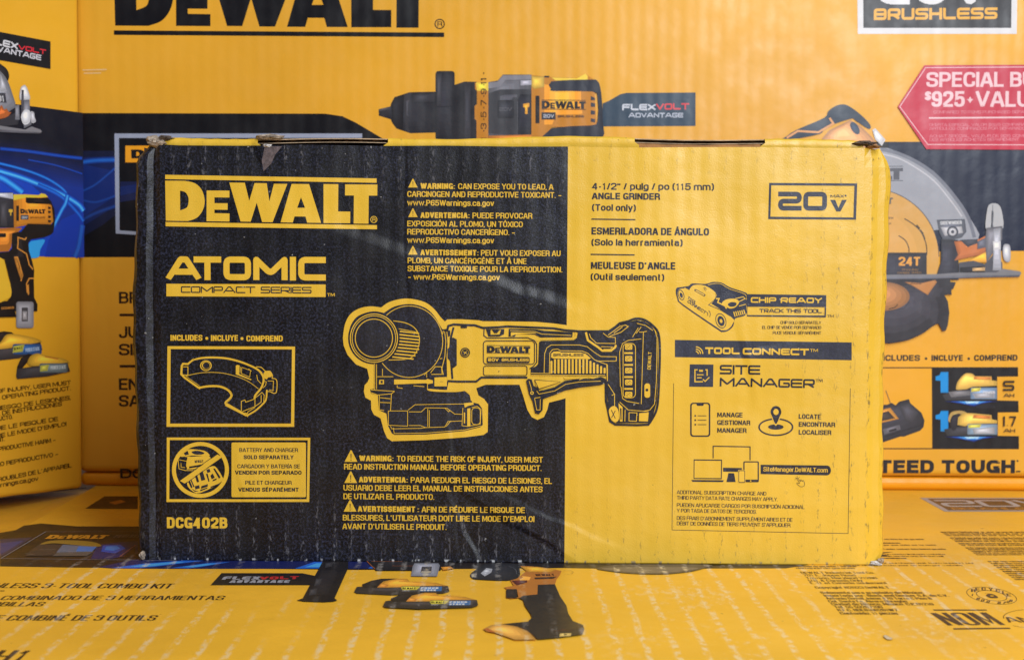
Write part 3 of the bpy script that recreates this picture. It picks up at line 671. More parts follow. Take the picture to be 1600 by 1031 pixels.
a.line([(262, 240), (318, 238), (318, 335), (255, 330)], 1.2, Y); a.line([(292, 345), (450, 455)], .8, Y)
a.fill(arc(522, 226, 66, 60), Y, [arc(522, 226, 54, 50)]); a.fill(arc(522, 222, 46, 42), Y, [arc(526, 224, 38, 36)])
a.fill([(862, 225), (880, 218), (905, 222), (900, 320), (1040, 380), (1035, 392), (862, 325)], Y)
a.lines([[(893, 235), (893, 310)], [(915, 238), (910, 308)], [(930, 245), (925, 315), (1020, 355), (1030, 280), (930, 245)], [(1005, 262), (1042, 290)]], .9, Y)
a.fill(sm([(1185, 300), (1220, 285), (1265, 310), (1270, 350), (1230, 360), (1215, 380), (1190, 370), (1175, 335)], 3, True), Y)
a.lines([sm([(1090, 240), (1150, 245), (1200, 290), (1250, 290), (1280, 340), (1275, 370), (1310, 375), (1330, 410), (1325, 520), (1295, 540), (1250, 520), (1225, 520)], 3)], 1.3, Y)
a.lines([[(1225, 400), (1290, 400), (1285, 510), (1240, 500)], [(1100, 330), (1110, 390), (1150, 430)], [(1120, 285), (1160, 300)], [(1180, 400), (1210, 410), (1200, 450), (1170, 480)]], 1.0, Y)
a.lines([[(925, 740), (925, 630), (965, 615), (975, 640), (1060, 610), (1160, 530), (1185, 560), (1180, 640)], [(940, 745), (1080, 690), (1150, 640), (1150, 560)], [(1080, 600), (1080, 690)], [(985, 790), (1000, 750), (1080, 700)], [(960, 760), (990, 770)]], 1.1, Y)
a.done('guard_picture', fr_)
# sold-separately notice
a = Art(FR).on(nt)
a.fill([(65, 80), (1424, 82), (1414, 690), (62, 690)], Y, [[(92, 104), (1400, 106), (1390, 664), (88, 664)]])
np_ = a.done('notice_panel', box)
a = Art(FR).on(nt)
a.line([(172, 290), (180, 375), (240, 392), (350, 392)], 1, Y); a.lines([[(185, 255), (262, 262), (258, 385)], [(180, 290), (255, 305)], [(200, 320), (200, 360), (238, 365)]], .9, Y)
a.fill(sm([(262, 268), (300, 262), (440, 255), (478, 270), (486, 320), (440, 350), (262, 380)], 3, True), Y, [[(276, 355), (420, 330), (418, 352), (276, 372)]])
a.T('DEWALT', 330, 322, 412, 26, K, .3, -6); a.fill(sm([(215, 215), (250, 195), (300, 190), (420, 205), (470, 245), (450, 258), (330, 250), (245, 258), (200, 262), (190, 240)], 3, True), Y)
a.fill(sm([(300, 215), (360, 205), (420, 225), (400, 240), (330, 240)], 3, True), K); a.fill([(225, 228), (262, 205), (275, 240), (240, 250)], K)
a.fill([(200, 315), (236, 322), (236, 362), (206, 352)], K)
a.fill(sm([(262, 490), (330, 430), (420, 380), (500, 350), (540, 370), (598, 465), (590, 490), (520, 540), (380, 605), (320, 595), (265, 545)], 2, True), Y)
for q in ([(330, 440), (350, 425), (372, 500), (350, 505)], [(372, 410), (405, 395), (430, 480), (392, 490)], [(268, 500), (285, 490), (310, 550), (295, 560)], [(290, 485), (300, 480), (328, 545), (318, 552)], [(330, 540), (372, 530), (378, 560), (335, 572)], [(392, 540), (455, 520), (452, 545), (388, 565)], [(440, 385), (470, 375), (480, 405), (450, 415)], [(478, 440), (500, 420), (520, 460), (490, 475)], [(505, 375), (520, 372), (575, 455), (560, 470)], [(380, 575), (450, 552), (450, 562), (384, 588)], [(480, 545), (560, 515), (560, 525), (480, 556)], [(298, 560), (330, 580), (370, 590), (330, 592)], [(436, 425), (452, 420), (470, 495), (460, 498)], [(500, 480), (540, 465), (535, 480), (500, 495)]): a.fill(q, K)
a.fill([(190, 490), (545, 240), (590, 265), (235, 515)], Y); a.line([(186, 484), (540, 236)], .8, K); a.line([(238, 520), (594, 268)], .8, K)
a.fill(arc(384, 386, 270, 264, n=56), Y, [arc(384, 386, 232, 227, n=56)])
a.done('prohibition_sign', np_)
a = Art(FR).on(nt); a.fill(rr(678, 127, 1383, 645, 14), Y)
for t, x0, y, x1, b in (('BATTERY AND CHARGER', 752, 217, 1308, .2), ('SOLD SEPARATELY', 793, 285, 1266, .5), ('CARGADOR Y BATERÍA SE', 733, 371, 1326, .2), ('VENDEN POR SEPARADO', 711, 431, 1342, .5), ('PILE ET CHARGEUR', 808, 526, 1248, .2), ('VENDUS SÉPARÉMENT', 742, 592, 1315, .5)):
    a.T(t, x0, y, x1, 38, K, b, 1)
a.done('notice_text', np_)
a = Art(FR).on(nt); a.T('DCG402B', 66, 938, 640, 104, Y, 1.25, 2); a.done('model_number', box)
# warnings
a = Art(FR).on(c6); s1 = .0075
def wl(y, parts):
    for t, x0, x1, b in parts: a.T(t, x0, y + (x0 - 190) * s1, x1, 46, Y, b, (x1 - x0) * s1)
for y in (171, 409, 711): a.tri(195, y, 76, 70, Y, K)
wl(181, [('WARNING:', 294, 572, .8), ('CAN EXPOSE YOU TO LEAD, A', 596, 1364, .26)])
wl(246, [('CARCINOGEN AND REPRODUCTIVE TOXICANT. –', 187, 1432, .26)])
wl(316, [('www.P65Warnings.ca.gov', 187, 886, .3)])
wl(415, [('ADVERTENCIA:', 294, 690, .8), ('PUEDE PROVOCAR', 712, 1194, .26)])
wl(484, [('EXPOSICIÓN AL PLOMO, UN TÓXICO', 187, 1118, .26)])
wl(549, [('REPRODUCTIVO CANCERÍGENO. –', 187, 1058, .26)])
wl(616, [('www.P65Warnings.ca.gov', 187, 886, .3)])
wl(715, [('AVERTISSEMENT:', 294, 762, .8), ('PEUT VOUS EXPOSER AU', 780, 1422, .26)])
wl(780, [('PLOMB, UN CANCÉROGÈNE ET À UNE', 190, 1148, .26)])
wl(845, [('SUBSTANCE TOXIQUE POUR LA REPRODUCTION.', 190, 1436, .26)])
wl(912, [('– www.P65Warnings.ca.gov', 190, 932, .3)])
a.done('warning_text', box, 'yellow lead exposure warning printed above the grinder drawing')
a = Art(FR).on(w2); s1 = .008
def wl2(y, parts):
    for t, x0, x1, b in parts: a.T(t, x0, y + (x0 - 70) * s1, x1, 38, Y, b, (x1 - x0) * s1)
for y, x in ((131, 78), (270, 76), (458, 72)): a.tri(x, y, 84, 76, Y, K)
wl2(126, [('WARNING:', 174, 400, .8), ('TO REDUCE THE RISK OF INJURY, USER MUST', 420, 1382, .26)])
wl2(181, [('READ INSTRUCTION MANUAL BEFORE OPERATING PRODUCT.', 74, 1374, .26)])
wl2(265, [('ADVERTENCIA:', 172, 494, .8), ('PARA REDUCIR EL RIESGO DE LESIONES, EL', 512, 1442, .26)])
wl2(320, [('USUARIO DEBE LEER EL MANUAL DE INSTRUCCIONES ANTES', 70, 1380, .26)])
wl2(376, [('DE UTILIZAR EL PRODUCTO.', 70, 668, .26)])
wl2(458, [('AVERTISSEMENT :', 165, 568, .8), ('AFIN DE RÉDUIRE LE RISQUE DE', 584, 1264, .26)])
wl2(516, [('BLESSURES, L’UTILISATEUR DOIT LIRE LE MODE D’EMPLOI', 66, 1326, .26)])
wl2(573, [('AVANT D’UTILISER LE PRODUIT.', 64, 748, .26)])
a.done('warning_text', box, 'yellow injury warning printed below the grinder drawing')
# ---- grinder drawing
def B2A(pts): return [((x / 4.444 + 680 - 520) * 4.122, (y / 4.444 + 460 - 450) * 4.122) for x, y in pts]
a = Art(FR).on(gA)
halo = sm([(65, 320), (78, 235), (112, 170), (170, 132), (240, 118), (312, 125)], 4) + sm([(316, 122), (360, 92), (430, 72), (500, 69), (590, 90), (650, 132), (695, 188), (722, 215)], 4) + [(738, 202), (830, 201), (940, 208), (968, 214)] + B2A([(500, 187), (700, 190), (830, 202), (919, 214), (916, 716), (870, 730), (790, 750), (778, 800), (755, 850), (710, 870), (670, 850), (640, 800), (610, 700), (585, 626), (350, 626), (285, 650), (300, 700), (340, 725), (365, 760)]) + [(1000, 740), (998, 925), (970, 945), (850, 960), (600, 978), (380, 985), (350, 965), (330, 920), (308, 838), (265, 815), (248, 780), (246, 724), (210, 705), (200, 665), (205, 625), (224, 605), (235, 580), (222, 520), (150, 492), (95, 430), (70, 370)]
a.fill(halo, Y)
core = sm([(100, 322), (112, 250), (150, 190), (210, 160), (270, 150), (330, 160)], 4) + sm([(335, 156), (400, 118), (500, 103), (590, 125), (650, 175), (690, 240), (706, 265)], 4) + [(735, 268), (740, 258), (745, 245), (735, 600), (745, 606), (735, 655), (850, 662), (885, 692), (898, 735), (940, 745), (962, 775), (966, 880), (950, 895), (850, 920), (600, 942), (398, 945), (380, 935), (355, 885), (345, 808), (297, 785), (290, 690), (245, 678), (240, 652), (265, 648), (265, 490), (190, 470), (130, 410)]
a.fill(core, K)
a.lines([arc(492, 345, 216, 230, -140, 140, 46), arc(492, 345, 216, 230, 140, 158, 6), arc(492, 345, 216, 230, -140, -152, 4)], 1.1, Y)
a.line(sm([(380, 210), (470, 225), (530, 260), (558, 320), (548, 390), (515, 440), (470, 458), (360, 463)], 5), 1.2, Y)
for i in range(9):
    y = 285 + i * 20.5; x1 = 556 - max(0, i - 5) * 12; x0 = 432 - i * 6
    a.line([(x0, y - 6), (x1, y + 8)], 2.2, Y); a.line([(x0 + 4, y - 1), (x1, y + 13)], .5, K)
a.line([(425, 262), (545, 285)], 1.0, Y)
a.fill(arc(265, 322, 166, 168), K); 
for r, w_ in ((152, 1.4), (140, 1.0), (120, 1.3)): a.line(arc(265, 322, r, r * 1.02, n=48), w_, Y, True)
a.lines([[(270, 485), (270, 655)], [(282, 490), (282, 650)], [(280, 570), (390, 570)], [(320, 520), (320, 565)], [(300, 600), (300, 620)], [(245, 655), (398, 664)], [(245, 672), (290, 688), (378, 680), (398, 664)], [(300, 688), (300, 782), (330, 788)], [(378, 682), (372, 790)], [(305, 705), (372, 712)], [(303, 735), (371, 738)]], 1.0, Y)
a.fill([(300, 590), (330, 590), (330, 618), (300, 618)], Y, [[(308, 596), (322, 596), (322, 612), (308, 612)]])
a.fill([(395, 588), (600, 590), (610, 584), (645, 594), (645, 612), (610, 618), (600, 612), (395, 620)], Y)
a.lines([[(415, 625), (415, 640), (450, 645)], [(520, 628), (590, 634)], [(610, 620), (610, 655)], [(590, 560), (605, 540), (605, 575)]], 1.0, Y)
a.fill([(655, 575), (735, 572), (735, 632), (655, 632)], Y); a.line([(690, 602), (708, 602)], .6, K)
a.fill(sm([(612, 648), (700, 654), (800, 658), (850, 660), (800, 668), (700, 668), (625, 662)], 3, True), Y)
a.line(sm([(850, 660), (880, 680), (892, 725)], 4), 1.1, Y)
a.lines([[(358, 790), (482, 790), (482, 888), (358, 882), (358, 790)], [(485, 785), (530, 750), (850, 745)], [(490, 796), (570, 796), (598, 770), (735, 772), (785, 810), (838, 812)], [(490, 884), (565, 884), (598, 897), (722, 893), (742, 858), (832, 854)], [(612, 775), (612, 890)], [(622, 785), (622, 895)], [(390, 898), (396, 935), (600, 932), (850, 912), (955, 886)], [(372, 888), (380, 905), (560, 902), (600, 897)], [(838, 770), (832, 885), (868, 890)], [(865, 890), (950, 875), (955, 780), (930, 760), (895, 768)], [(720, 770), (745, 795), (755, 790)], [(730, 890), (760, 855)]], .9, Y)
a.fill([(866, 775), (886, 772), (886, 890), (866, 890)], Y); a.fill(rr(893, 768, 950, 880, 20), K); a.line(rr(895, 770, 950, 878, 22), 1.0, Y, True)
a.fill([(845, 740), (905, 735), (908, 750), (870, 758), (850, 770)], Y); a.line([(848, 800), (848, 870)], 2, Y)
a.lines([[(712, 275), (706, 300)], [(720, 280), (728, 340), (722, 440), (702, 520), (704, 550)], [(735, 280), (742, 360), (736, 440), (738, 550)], [(630, 545), (660, 506), (700, 506), (712, 555), (635, 555)], [(690, 455), (705, 452)]], 1.1, Y)
a.on(gB)
a.fill([(128, 300), (150, 312), (150, 492), (124, 512), (110, 500), (112, 470), (85, 440), (85, 380), (110, 360), (100, 300)], K)
a.lines([[(128, 228), (110, 300)], [(110, 300), (105, 370), (88, 385)], [(90, 430), (110, 460), (120, 585)], [(98, 250), (98, 290)]], 3.0, K)
a.line([(60, 250), (85, 245), (92, 218), (130, 208), (200, 212), (275, 214), (330, 232), (430, 228), (500, 222), (700, 230), (820, 235), (900, 248), (1000, 256), (1120, 256), (1205, 256), (1250, 226), (1280, 200), (1330, 188)] + sm([(1340, 186), (1390, 168), (1450, 175), (1510, 215), (1550, 270), (1560, 380), (1556, 560), (1545, 760), (1520, 840), (1480, 902)], 3) + [(1400, 906), (1250, 902), (1215, 880), (1200, 800), (1186, 740), (1184, 610)], 3.4, K)
a.line([(85, 600), (150, 604), (285, 604), (320, 576), (640, 576)], 3.2, K)
a.fill([(176, 220), (222, 220), (220, 234), (178, 234)], K)
a.line([(340, 235), (338, 285), (360, 302), (450, 302), (570, 300), (640, 300), (690, 320), (705, 345), (705, 470), (680, 500), (655, 515)], 1.5, K)
a.fill([(352, 240), (480, 240), (478, 275), (445, 292), (370, 292)], K, [[(385, 245), (458, 245), (448, 278), (385, 280)]]); a.fill([(395, 246), (448, 246), (430, 268), (410, 268)], K)
a.fill([(512, 238), (700, 242), (760, 252), (955, 262), (952, 296), (730, 298), (690, 278), (560, 272), (555, 292), (510, 292)], K)
a.line([(520, 250), (690, 256), (740, 275), (945, 284)], .9, Y); a.fill([(525, 262), (690, 264), (705, 272), (690, 270), (560, 276), (525, 290)], Y)
a.line(rr(335, 322, 690, 484, 22), 1.3, K, True)
a.logo(358, 402, 660, 44, K, 4, bw=.07); a.fill(rr(358, 434, 656, 476, 10), K)
a.S('20V', 366, 463, 440, 22, .28, Y, 1); a.S('BRUSHLESS', 462, 463, 650, 20, .22, Y, 1)
a.line(rr(336, 496, 638, 562, 14), 1.2, K, True); a.fill([(440, 530), (446, 530), (446, 536), (440, 536)], K)
a.fill(arc(208, 403, 34), K, [arc(208, 403, 27)]); a.fill(arc(208, 403, 22), K); a.lines([[(196, 396), (220, 412)], [(218, 394), (200, 414)]], 1.0, Y)
# grip
a.fill([(664, 556), (664, 512), (700, 498), (716, 480), (722, 330), (735, 322), (960, 318), (985, 300), (992, 262), (1210, 262), (1290, 205), (1340, 192), (1395, 178), (1450, 186), (1500, 218), (1544, 285), (1546, 560), (1536, 750), (1500, 890), (1260, 892), (1215, 860), (1200, 780), (1190, 620), (1190, 566)], K)
a.line([(960, 300), (960, 308), (735, 310), (705, 320)], 1.6, Y); a.line([(976, 262), (976, 290), (955, 312)], 1.6, Y)
a.line([(1046, 262), (1060, 318), (1130, 365), (1160, 390), (1220, 390), (1250, 365), (1255, 350)], 3.2, Y)
a.lines([[(1070, 272), (1080, 300), (1120, 338), (1252, 340), (1250, 298), (1200, 295), (1165, 268)], [(1150, 362), (1230, 364), (1215, 380), (1168, 380)]], 1.0, Y)
a.lines([[(1200, 282), (1280, 222), (1320, 212), (1340, 222), (1290, 262), (1210, 290)], [(1240, 268), (1300, 225)]], 1.1, Y)
a.lines([[(756, 545), (760, 410), (775, 370), (805, 350), (1000, 350), (1055, 362), (1110, 405), (1150, 430), (1258, 432), (1256, 462), (1120, 462)], [(792, 548), (796, 405), (815, 382), (850, 378), (870, 390), (1020, 392), (1060, 408), (1105, 452), (1150, 470), (1196, 488), (1196, 600)]], 1.0, Y)
a.fill([(805, 436), (806, 410), (822, 396), (860, 394), (875, 402), (1010, 402), (1045, 412), (1080, 442), (1070, 448), (820, 444)], Y)
a.S('BRUSHLESS', 820, 429, 1030, 19, .24, K, 0)
for i in range(16):
    x = 800 + i * 24.6; top = 448 if i < 11 else 448 + (i - 10) * 12
    if i == 0: top = 460
    a.fill(rr(x, top, x + 14, 548, 5), Y)
a.lines([[(665, 546), (800, 548)], [(664, 560), (1180, 560)], [(1190, 480), (1195, 600)]], 1.0, Y)
a.lines([[(1225, 700), (1245, 690), (1245, 780)], [(1200, 622), (1245, 692)], [(1285, 640), (1280, 400), (1300, 340), (1340, 318), (1430, 308)], [(1290, 640), (1300, 720), (1330, 740), (1415, 755)], [(1430, 760), (1445, 262)], [(1415, 260), (1432, 262), (1470, 255)], [(1525, 250), (1540, 300), (1535, 600), (1522, 760), (1490, 800), (1440, 810)], [(1410, 230), (1370, 295)], [(1430, 225), (1395, 270)], [(1400, 200), (1460, 215), (1510, 250)], [(1280, 745), (1340, 800), (1480, 812)]], 1.0, Y)
a.line(rr(1304, 340, 1390, 716, 28), 1.1, Y, True)
for y in (345, 426, 508, 590, 674): a.fill(rr(1318, y, 1368, y + 38, 8), Y); a.lines([[(1326, y + 6), (1360, y + 34)], [(1342, y + 4), (1364, y + 22)], [(1322, y + 18), (1340, y + 35)], [(1326, y + 32), (1356, y + 5)]], .45, K)
for y in (400, 482, 566, 648): a.fill(rect(1312, y, 1372, y + 12), Y)
a.TV('DEWALT', 1496, 520, 1502, 398, 24, Y, .15)
a.fill(rr(1452, 616, 1492, 716, 18), Y); a.fill(arc(1469, 662, 10), K)
a.fill(sm([(1205, 800), (1238, 772), (1268, 795), (1276, 860), (1250, 886), (1218, 860)], 3, True), Y); a.lines([[(1222, 800), (1250, 860)], [(1250, 805), (1224, 855)]], 1.2, K)
a.fill([(1272, 752), (1300, 780), (1300, 880), (1282, 880)], Y, [[(1282, 785), (1293, 792), (1293, 870), (1286, 870)]])
a.lines([[(1318, 800), (1316, 880)], [(1345, 818), (1400, 820), (1396, 878), (1345, 876), (1345, 818)]], 1.1, Y); a.fill([(1416, 822), (1482, 818), (1476, 880), (1414, 878)], Y)
# paddle switch
pad = [(636, 598), (648, 588), (668, 592), (680, 635), (712, 652), (720, 672), (760, 664), (830, 645), (900, 602), (1000, 586), (1100, 588), (1150, 574), (1186, 590), (1190, 604), (1150, 624), (1000, 642), (900, 662), (830, 692), (745, 722), (742, 800), (718, 826), (698, 820), (680, 740), (656, 690)]
a.fill(pad, K); a.line(pad, 1.6, K, True)
a.fill([(690, 592), (870, 606), (770, 640), (722, 654), (700, 630)], Y); a.line([(690, 592), (870, 606), (720, 655), (690, 592)], 1.1, K)
a.fill([(890, 572), (1000, 574), (994, 584), (900, 586)], Y); a.line([(1000, 590), (1060, 568), (1090, 580), (1130, 566)], 1.2, Y)
a.lines([[(705, 668), (720, 690), (830, 668), (905, 622), (1000, 606), (1150, 600)], [(652, 600), (665, 640), (672, 690)], [(690, 720), (705, 800), (728, 800), (730, 725)]], .9, Y)
a.fill(arc(672, 682, 16), K); a.fill(arc(672, 682, 12), Y, [arc(672, 682, 6)]); a.line([(690, 718), (730, 712)], 1.0, Y)
a.done('product_picture', box)
# ---- right half
a = Art(FR).on(c7)
a.T('4-1/2" / pulg / po (115 mm)', 80, 117, 690, 34, D, .5, 3); a.T('ANGLE GRINDER', 79, 165, 420, 33, D, .7, 3); a.T('(Tool only)', 80, 222, 299, 33, D, .55, 3)
a.fill([(77, 261), (297, 264), (297, 270), (77, 267)], D)
a.T('ESMERILADORA DE ÁNGULO', 77, 341, 665, 36, D, .7, 5); a.T('(Solo la herramienta)', 77, 396, 533, 33, D, .55, 3)
a.fill([(73, 437), (293, 440), (293, 446), (73, 443)], D)
a.T('MEULEUSE D’ANGLE', 74, 513, 497, 36, D, .7, 3); a.T('(Outil seulement)', 73, 568, 441, 33, D, .55, 4)
a.done('product_name_text', box)
a = Art(FR).on(c7); vi = (42, 46, 62)
a.fill([(966, 83), (1406, 86), (1400, 267), (961, 264)], vi, [[(976, 95), (1392, 98), (1387, 256), (972, 252)]])
a.S('20', 1010, 221, 1254, 94, .25, vi, 1); a.fill([(1271, 168), (1296, 168), (1312, 208), (1330, 168), (1354, 168), (1322, 226), (1302, 226)], vi); a.S('MAX', 1272, 157, 1340, 15, .2, vi, 0)
a.fill(arc(1348, 147, 5, n=8), vi)
a.done('voltage_badge', box)
# chip badge
a = Art(FR).on(ch)
body = sm([(82, 190), (88, 155), (120, 148), (185, 138), (215, 118), (320, 122), (380, 106), (450, 112), (520, 150), (640, 190), (655, 215), (650, 320), (655, 350), (630, 380), (560, 400), (545, 460), (500, 500), (455, 508), (420, 490), (130, 290), (95, 240)], 3, True)
a.fill(body, vi)
a.fill(sm([(96, 195), (110, 165), (150, 158), (190, 172), (520, 380), (540, 440), (500, 488), (455, 494), (420, 475), (140, 285), (105, 240)], 3, True), Y)
a.fill(sm([(190, 175), (225, 132), (320, 136), (405, 195), (400, 240), (350, 290), (300, 262), (205, 195)], 3, True), Y)
a.line(sm([(405, 195), (400, 240), (345, 290)], 3), .8, vi); a.line([(345, 290), (440, 330), (520, 380)], 1.2, vi)
a.line([(405, 240), (430, 240), (420, 270), (480, 300), (490, 320)], 2.0, Y)
a.fill(sm([(450, 285), (480, 250), (540, 240), (580, 250), (590, 275), (560, 310), (520, 320), (495, 310)], 3, True), Y); a.fill(sm([(500, 285), (530, 268), (570, 275), (560, 300), (520, 305)], 3, True), vi); a.lines([[(560, 240), (625, 225), (640, 240), (590, 265)], [(590, 300), (645, 285)]], 1.2, Y)
for i in range(6): a.line([(548 + i * 16, 345 - i * 3), (560 + i * 16, 385 - i * 4)], 1.7, Y)
a.line(sm([(340, 130), (400, 118), (450, 124), (515, 162), (640, 205), (648, 250)], 3), .8, Y)
a.fill(arc(125, 210, 24, 44, n=20, tilt=-18), vi, [arc(125, 210, 19, 38, n=20, tilt=-18)]); a.fill(arc(126, 213, 11, 22, n=14, tilt=-18), vi)
a.fill(arc(445, 418, 42, 62, n=24, tilt=-18), vi, [arc(445, 418, 37, 56, n=24, tilt=-18)]); a.fill(arc(446, 420, 27, 42, n=18, tilt=-18), vi); a.fill(arc(446, 420, 12, 18, n=6, tilt=-18), Y)
a.line(rr(232, 165, 325, 165.1, .1) and [(240, 172), (312, 212)], 3.4, vi, cap='round'); a.line([(244, 175), (308, 210)], 1.7, Y, cap='round')
a.lines([arc(300, 165, 14, 10, -70, 40, 6), arc(300, 165, 26, 18, -70, 40, 6)], .7, vi)
a.TV('TOOL', 172, 238, 240, 285, 26, vi, .25); a.TV('CONNECT', 172, 268, 318, 365, 28, vi, .25)
a.lines([arc(318, 365, 22, 22, -50, 35, 6), arc(322, 365, 38, 38, -50, 35, 6)], .8, vi)
a.fill([(650, 204), (1293, 212), (1292, 300), (655, 298)], vi)
a.fill([(655, 298), (1292, 300), (1290, 390), (655, 382)], vi, [[(658, 304), (1281, 308), (1280, 376), (658, 372)]])
a.S('CHIP READY', 685, 273, 1258, 45, .26, Y, 4); a.S('TRACK THIS TOOL', 755, 352, 1258, 31, .19, vi, 3); a.T('TM', 1300, 390, 1354, 20, vi, 0)
for t, x0, y in (('CHIP SOLD SEPARATELY', 924, 443), ('EL CHIP SE VENDE POR SEPARADO', 778, 482), ('PUCE VENDUE SÉPARÉMENT', 863, 526)): a.T(t, x0, y, 1252, 24, D, -.05, 2)
a.done('tracking_badge', box)
# app panel
a = Art(FR).on(ch); a.fill([(75, 572), (1498, 592), (1498, 735), (75, 710)], vi)
a.on(ap); a.lines([[(54, -5), (43, 977), (1225, 1001), (1240, 28)]], .75, D)
apn = a.done('information_panel', box)
a = Art(FR, .0002).on(ch)
a.S('TOOL', 318, 684, 594, 54, .27, Y, 4); a.S('CONNECT', 620, 690, 1152, 54, .27, Y, 6); a.T('TM', 1160, 668, 1226, 24, Y, .1)
a.lines([arc(243, 684, 20, 20, -90, 0, 5), arc(243, 684, 38, 38, -90, 0, 6), arc(243, 684, 56, 56, -90, 0, 8)], 1.7, Y)
a.done('panel_heading', apn)
a = Art(FR).on(ch)
a.fill([(195, 768), (385, 770), (382, 950), (190, 948)], vi)
a.lines([[(258, 812), (236, 812), (236, 908), (300, 908)], [(320, 812), (334, 812), (334, 860)]], 1.8, Y); a.fill([(270, 808), (276, 812), (300, 812), (300, 828), (270, 828)], Y)
a.lines([[(252, 852), (305, 852)], [(252, 876), (290, 876)], [(300, 888), (318, 905), (352, 872)]], 1.6, Y)
a.S('SITE', 435, 848, 762, 76, .2, K, 4); a.S('MANAGER', 435, 946, 1200, 72, .2, K, 14); a.T('TM', 1206, 911, 1264, 24, K, .05)
a.done('app_logo', apn)
a = Art(FR).on(ap)
a.fill(rr(165, 124, 300, 353, 20), D, [rr(175, 132, 290, 344, 14)]); a.fill([(205, 130), (258, 130), (252, 145), (212, 145)], D)
for y in (212, 241, 271): a.fill(arc(199, y, 6, n=10), D); a.fill(rect(215, y - 2, 274, y + 2), D)
a.done('phone_icon', apn)
a = Art(FR).on(ap)
a.fill(arc(740, 288, 118, 60, n=44), D, [arc(740, 288, 107, 50, n=44)]); a.fill(arc(740, 287, 52, 18, n=28), D)
a.fill(sm([(740, 275), (712, 215), (702, 185), (715, 155), (742, 144), (768, 156), (778, 186), (768, 215)], 4, True), Y); a.line(sm([(740, 272), (714, 215), (704, 186), (716, 158), (742, 147), (767, 158), (776, 186), (766, 215)], 4, True), 2.6, Y, True)
a.fill(sm([(740, 268), (714, 215), (704, 185), (716, 156), (741, 146), (766, 157), (777, 186), (767, 215)], 4, True), D, [arc(741, 186, 18, 21, n=20)])
a.done('location_icon', apn)
a = Art(FR).on(ap)
for i, t in enumerate(('MANAGE', 'GESTIONAR', 'MANAGER')): a.T(t, 346, 221 + i * 52, (517, 568, 543)[i], 32, D, .4, 2)
a.done('icon_caption', apn); a = Art(FR).on(ap)
for i, t in enumerate(('LOCATE', 'ENCONTRAR', 'LOCALISER')): a.T(t, 893, 232 + i * 53, (1042, 1138, 1112)[i], 32, D, .4, 3)
a.done('icon_caption', apn)
a = Art(FR).on(ap)
a.line([(319, 497), (319, 416), (567, 420), (567, 510)], 1.6, D); a.fill([(386, 560), (512, 562), (512, 588), (386, 586)], D); a.fill([(422, 596), (460, 597), (470, 656), (408, 656)], D)
a.fill([(189, 504), (379, 506), (377, 637), (188, 635)], D, [[(194, 511), (373, 513), (371, 630), (193, 629)]]); a.fill([(172, 642), (391, 644), (385, 656), (180, 654)], D)
a.fill(rr(522, 517, 626, 657, 8), D, [rr(530, 524, 618, 640, 3)]); a.fill(arc(571, 648, 5, n=8), Y)
a.fill(rr(486, 574, 536, 664, 8), Y); a.fill(rr(489, 577, 533, 661, 8), D, [rr(493, 582, 529, 656, 5)])
a.fill([(638, 540), (1080, 545)] + arc(1082, 578, 28, 33, -90, 90, 10) + [(1080, 611), (638, 602)], D)
a.T('SiteManager.DeWALT.com', 656, 584, 1088, 30, Y, .1, 8)
a.line(sm([(880, 660), (900, 664), (880, 632), (888, 630), (905, 652), (908, 640), (918, 652), (922, 644), (932, 660), (930, 680), (915, 688), (900, 684), (878, 665)], 3), .6, D)
a.lines([[(870, 625), (878, 632)], [(882, 614), (884, 624)], [(900, 622), (892, 630)], [(866, 640), (876, 638)]], .5, D)
a.done('website_picture', apn)
a = Art(FR).on(ap)
for t, y, x1 in (('ADDITIONAL SUBSCRIPTION CHARGE AND', 736, 676), ('THIRD PARTY DATA RATE CHARGES MAY APPLY.', 773, 752), ('PUEDEN APLICARSE CARGOS POR SUSCRIPCIÓN ADICIONAL', 822, 934), ('Y POR TASA DE DATOS DE TERCEROS.', 859, 610), ('DES FRAIS D’ABONNEMENT SUPPLÉMENTAIRES ET DE', 909, 852), ('DÉBIT DE DONNÉES DE TIERS PEUVENT S’APPLIQUER.', 945, 842)): a.T(t, 75, y, x1, 25, D, .0, (x1 - 75) * .017)
a.done('small_print', apn)
# ================================================================== PRINT ON THE CARTON BEHIND
r0 = Crop(1200, 0, 3.4375); z2 = Crop(400, 0, 3.4375); z3 = Crop(800, 0, 3.4375); dr = Crop(570, 80, 3.019)
R1 = Crop(1370, 230, 3.326); R2 = Crop(1370, 540, 4.296)
DK = (14, 14, 22); BB = (34, 36, 48)
a = Art(BK)
a.fill([(127, 177), (508, 178), (535, 182), (556, 192), (578, 205), (610, 224), (700, 300), (800, 345), (1100, 345), (1250, 250), (1330, 222), (1640, 222), (1640, 392), (1545, 392), (1385, 394), (800, 400), (127, 402)], DK)
band = a.done('printed_band', back)
a = Art(BK, .00016)                                               # blue light streaks on the band
def glow(pts, w, cols):
    for k, c in enumerate(cols): a.line(sm(pts, 6), w * (1 - k / len(cols)), c)
b1 = [(19, 30, 78), (20, 38, 100), (20, 46, 124), (22, 54, 144)]
a.fill([(126, 236), (181, 236), (181, 336), (160, 352), (126, 372)], (20, 26, 58))
a.fill([(126, 246), (181, 244), (181, 322), (126, 356)], (20, 34, 88)); a.fill([(126, 256), (181, 268), (181, 306), (126, 342)], (21, 42, 112))
glow([(126, 254), (150, 251), (181, 250)], 9, [(24, 52, 128), (28, 78, 170), (34, 98, 196)])
glow([(126, 300), (150, 288), (181, 262)], 4, [(24, 52, 130), (30, 72, 160)]); glow([(126, 345), (150, 333), (181, 322)], 6, [(24, 46, 110), (28, 62, 140)])
glow([(126, 312), (150, 316), (181, 306)], 4, [(24, 52, 130), (28, 66, 150)])
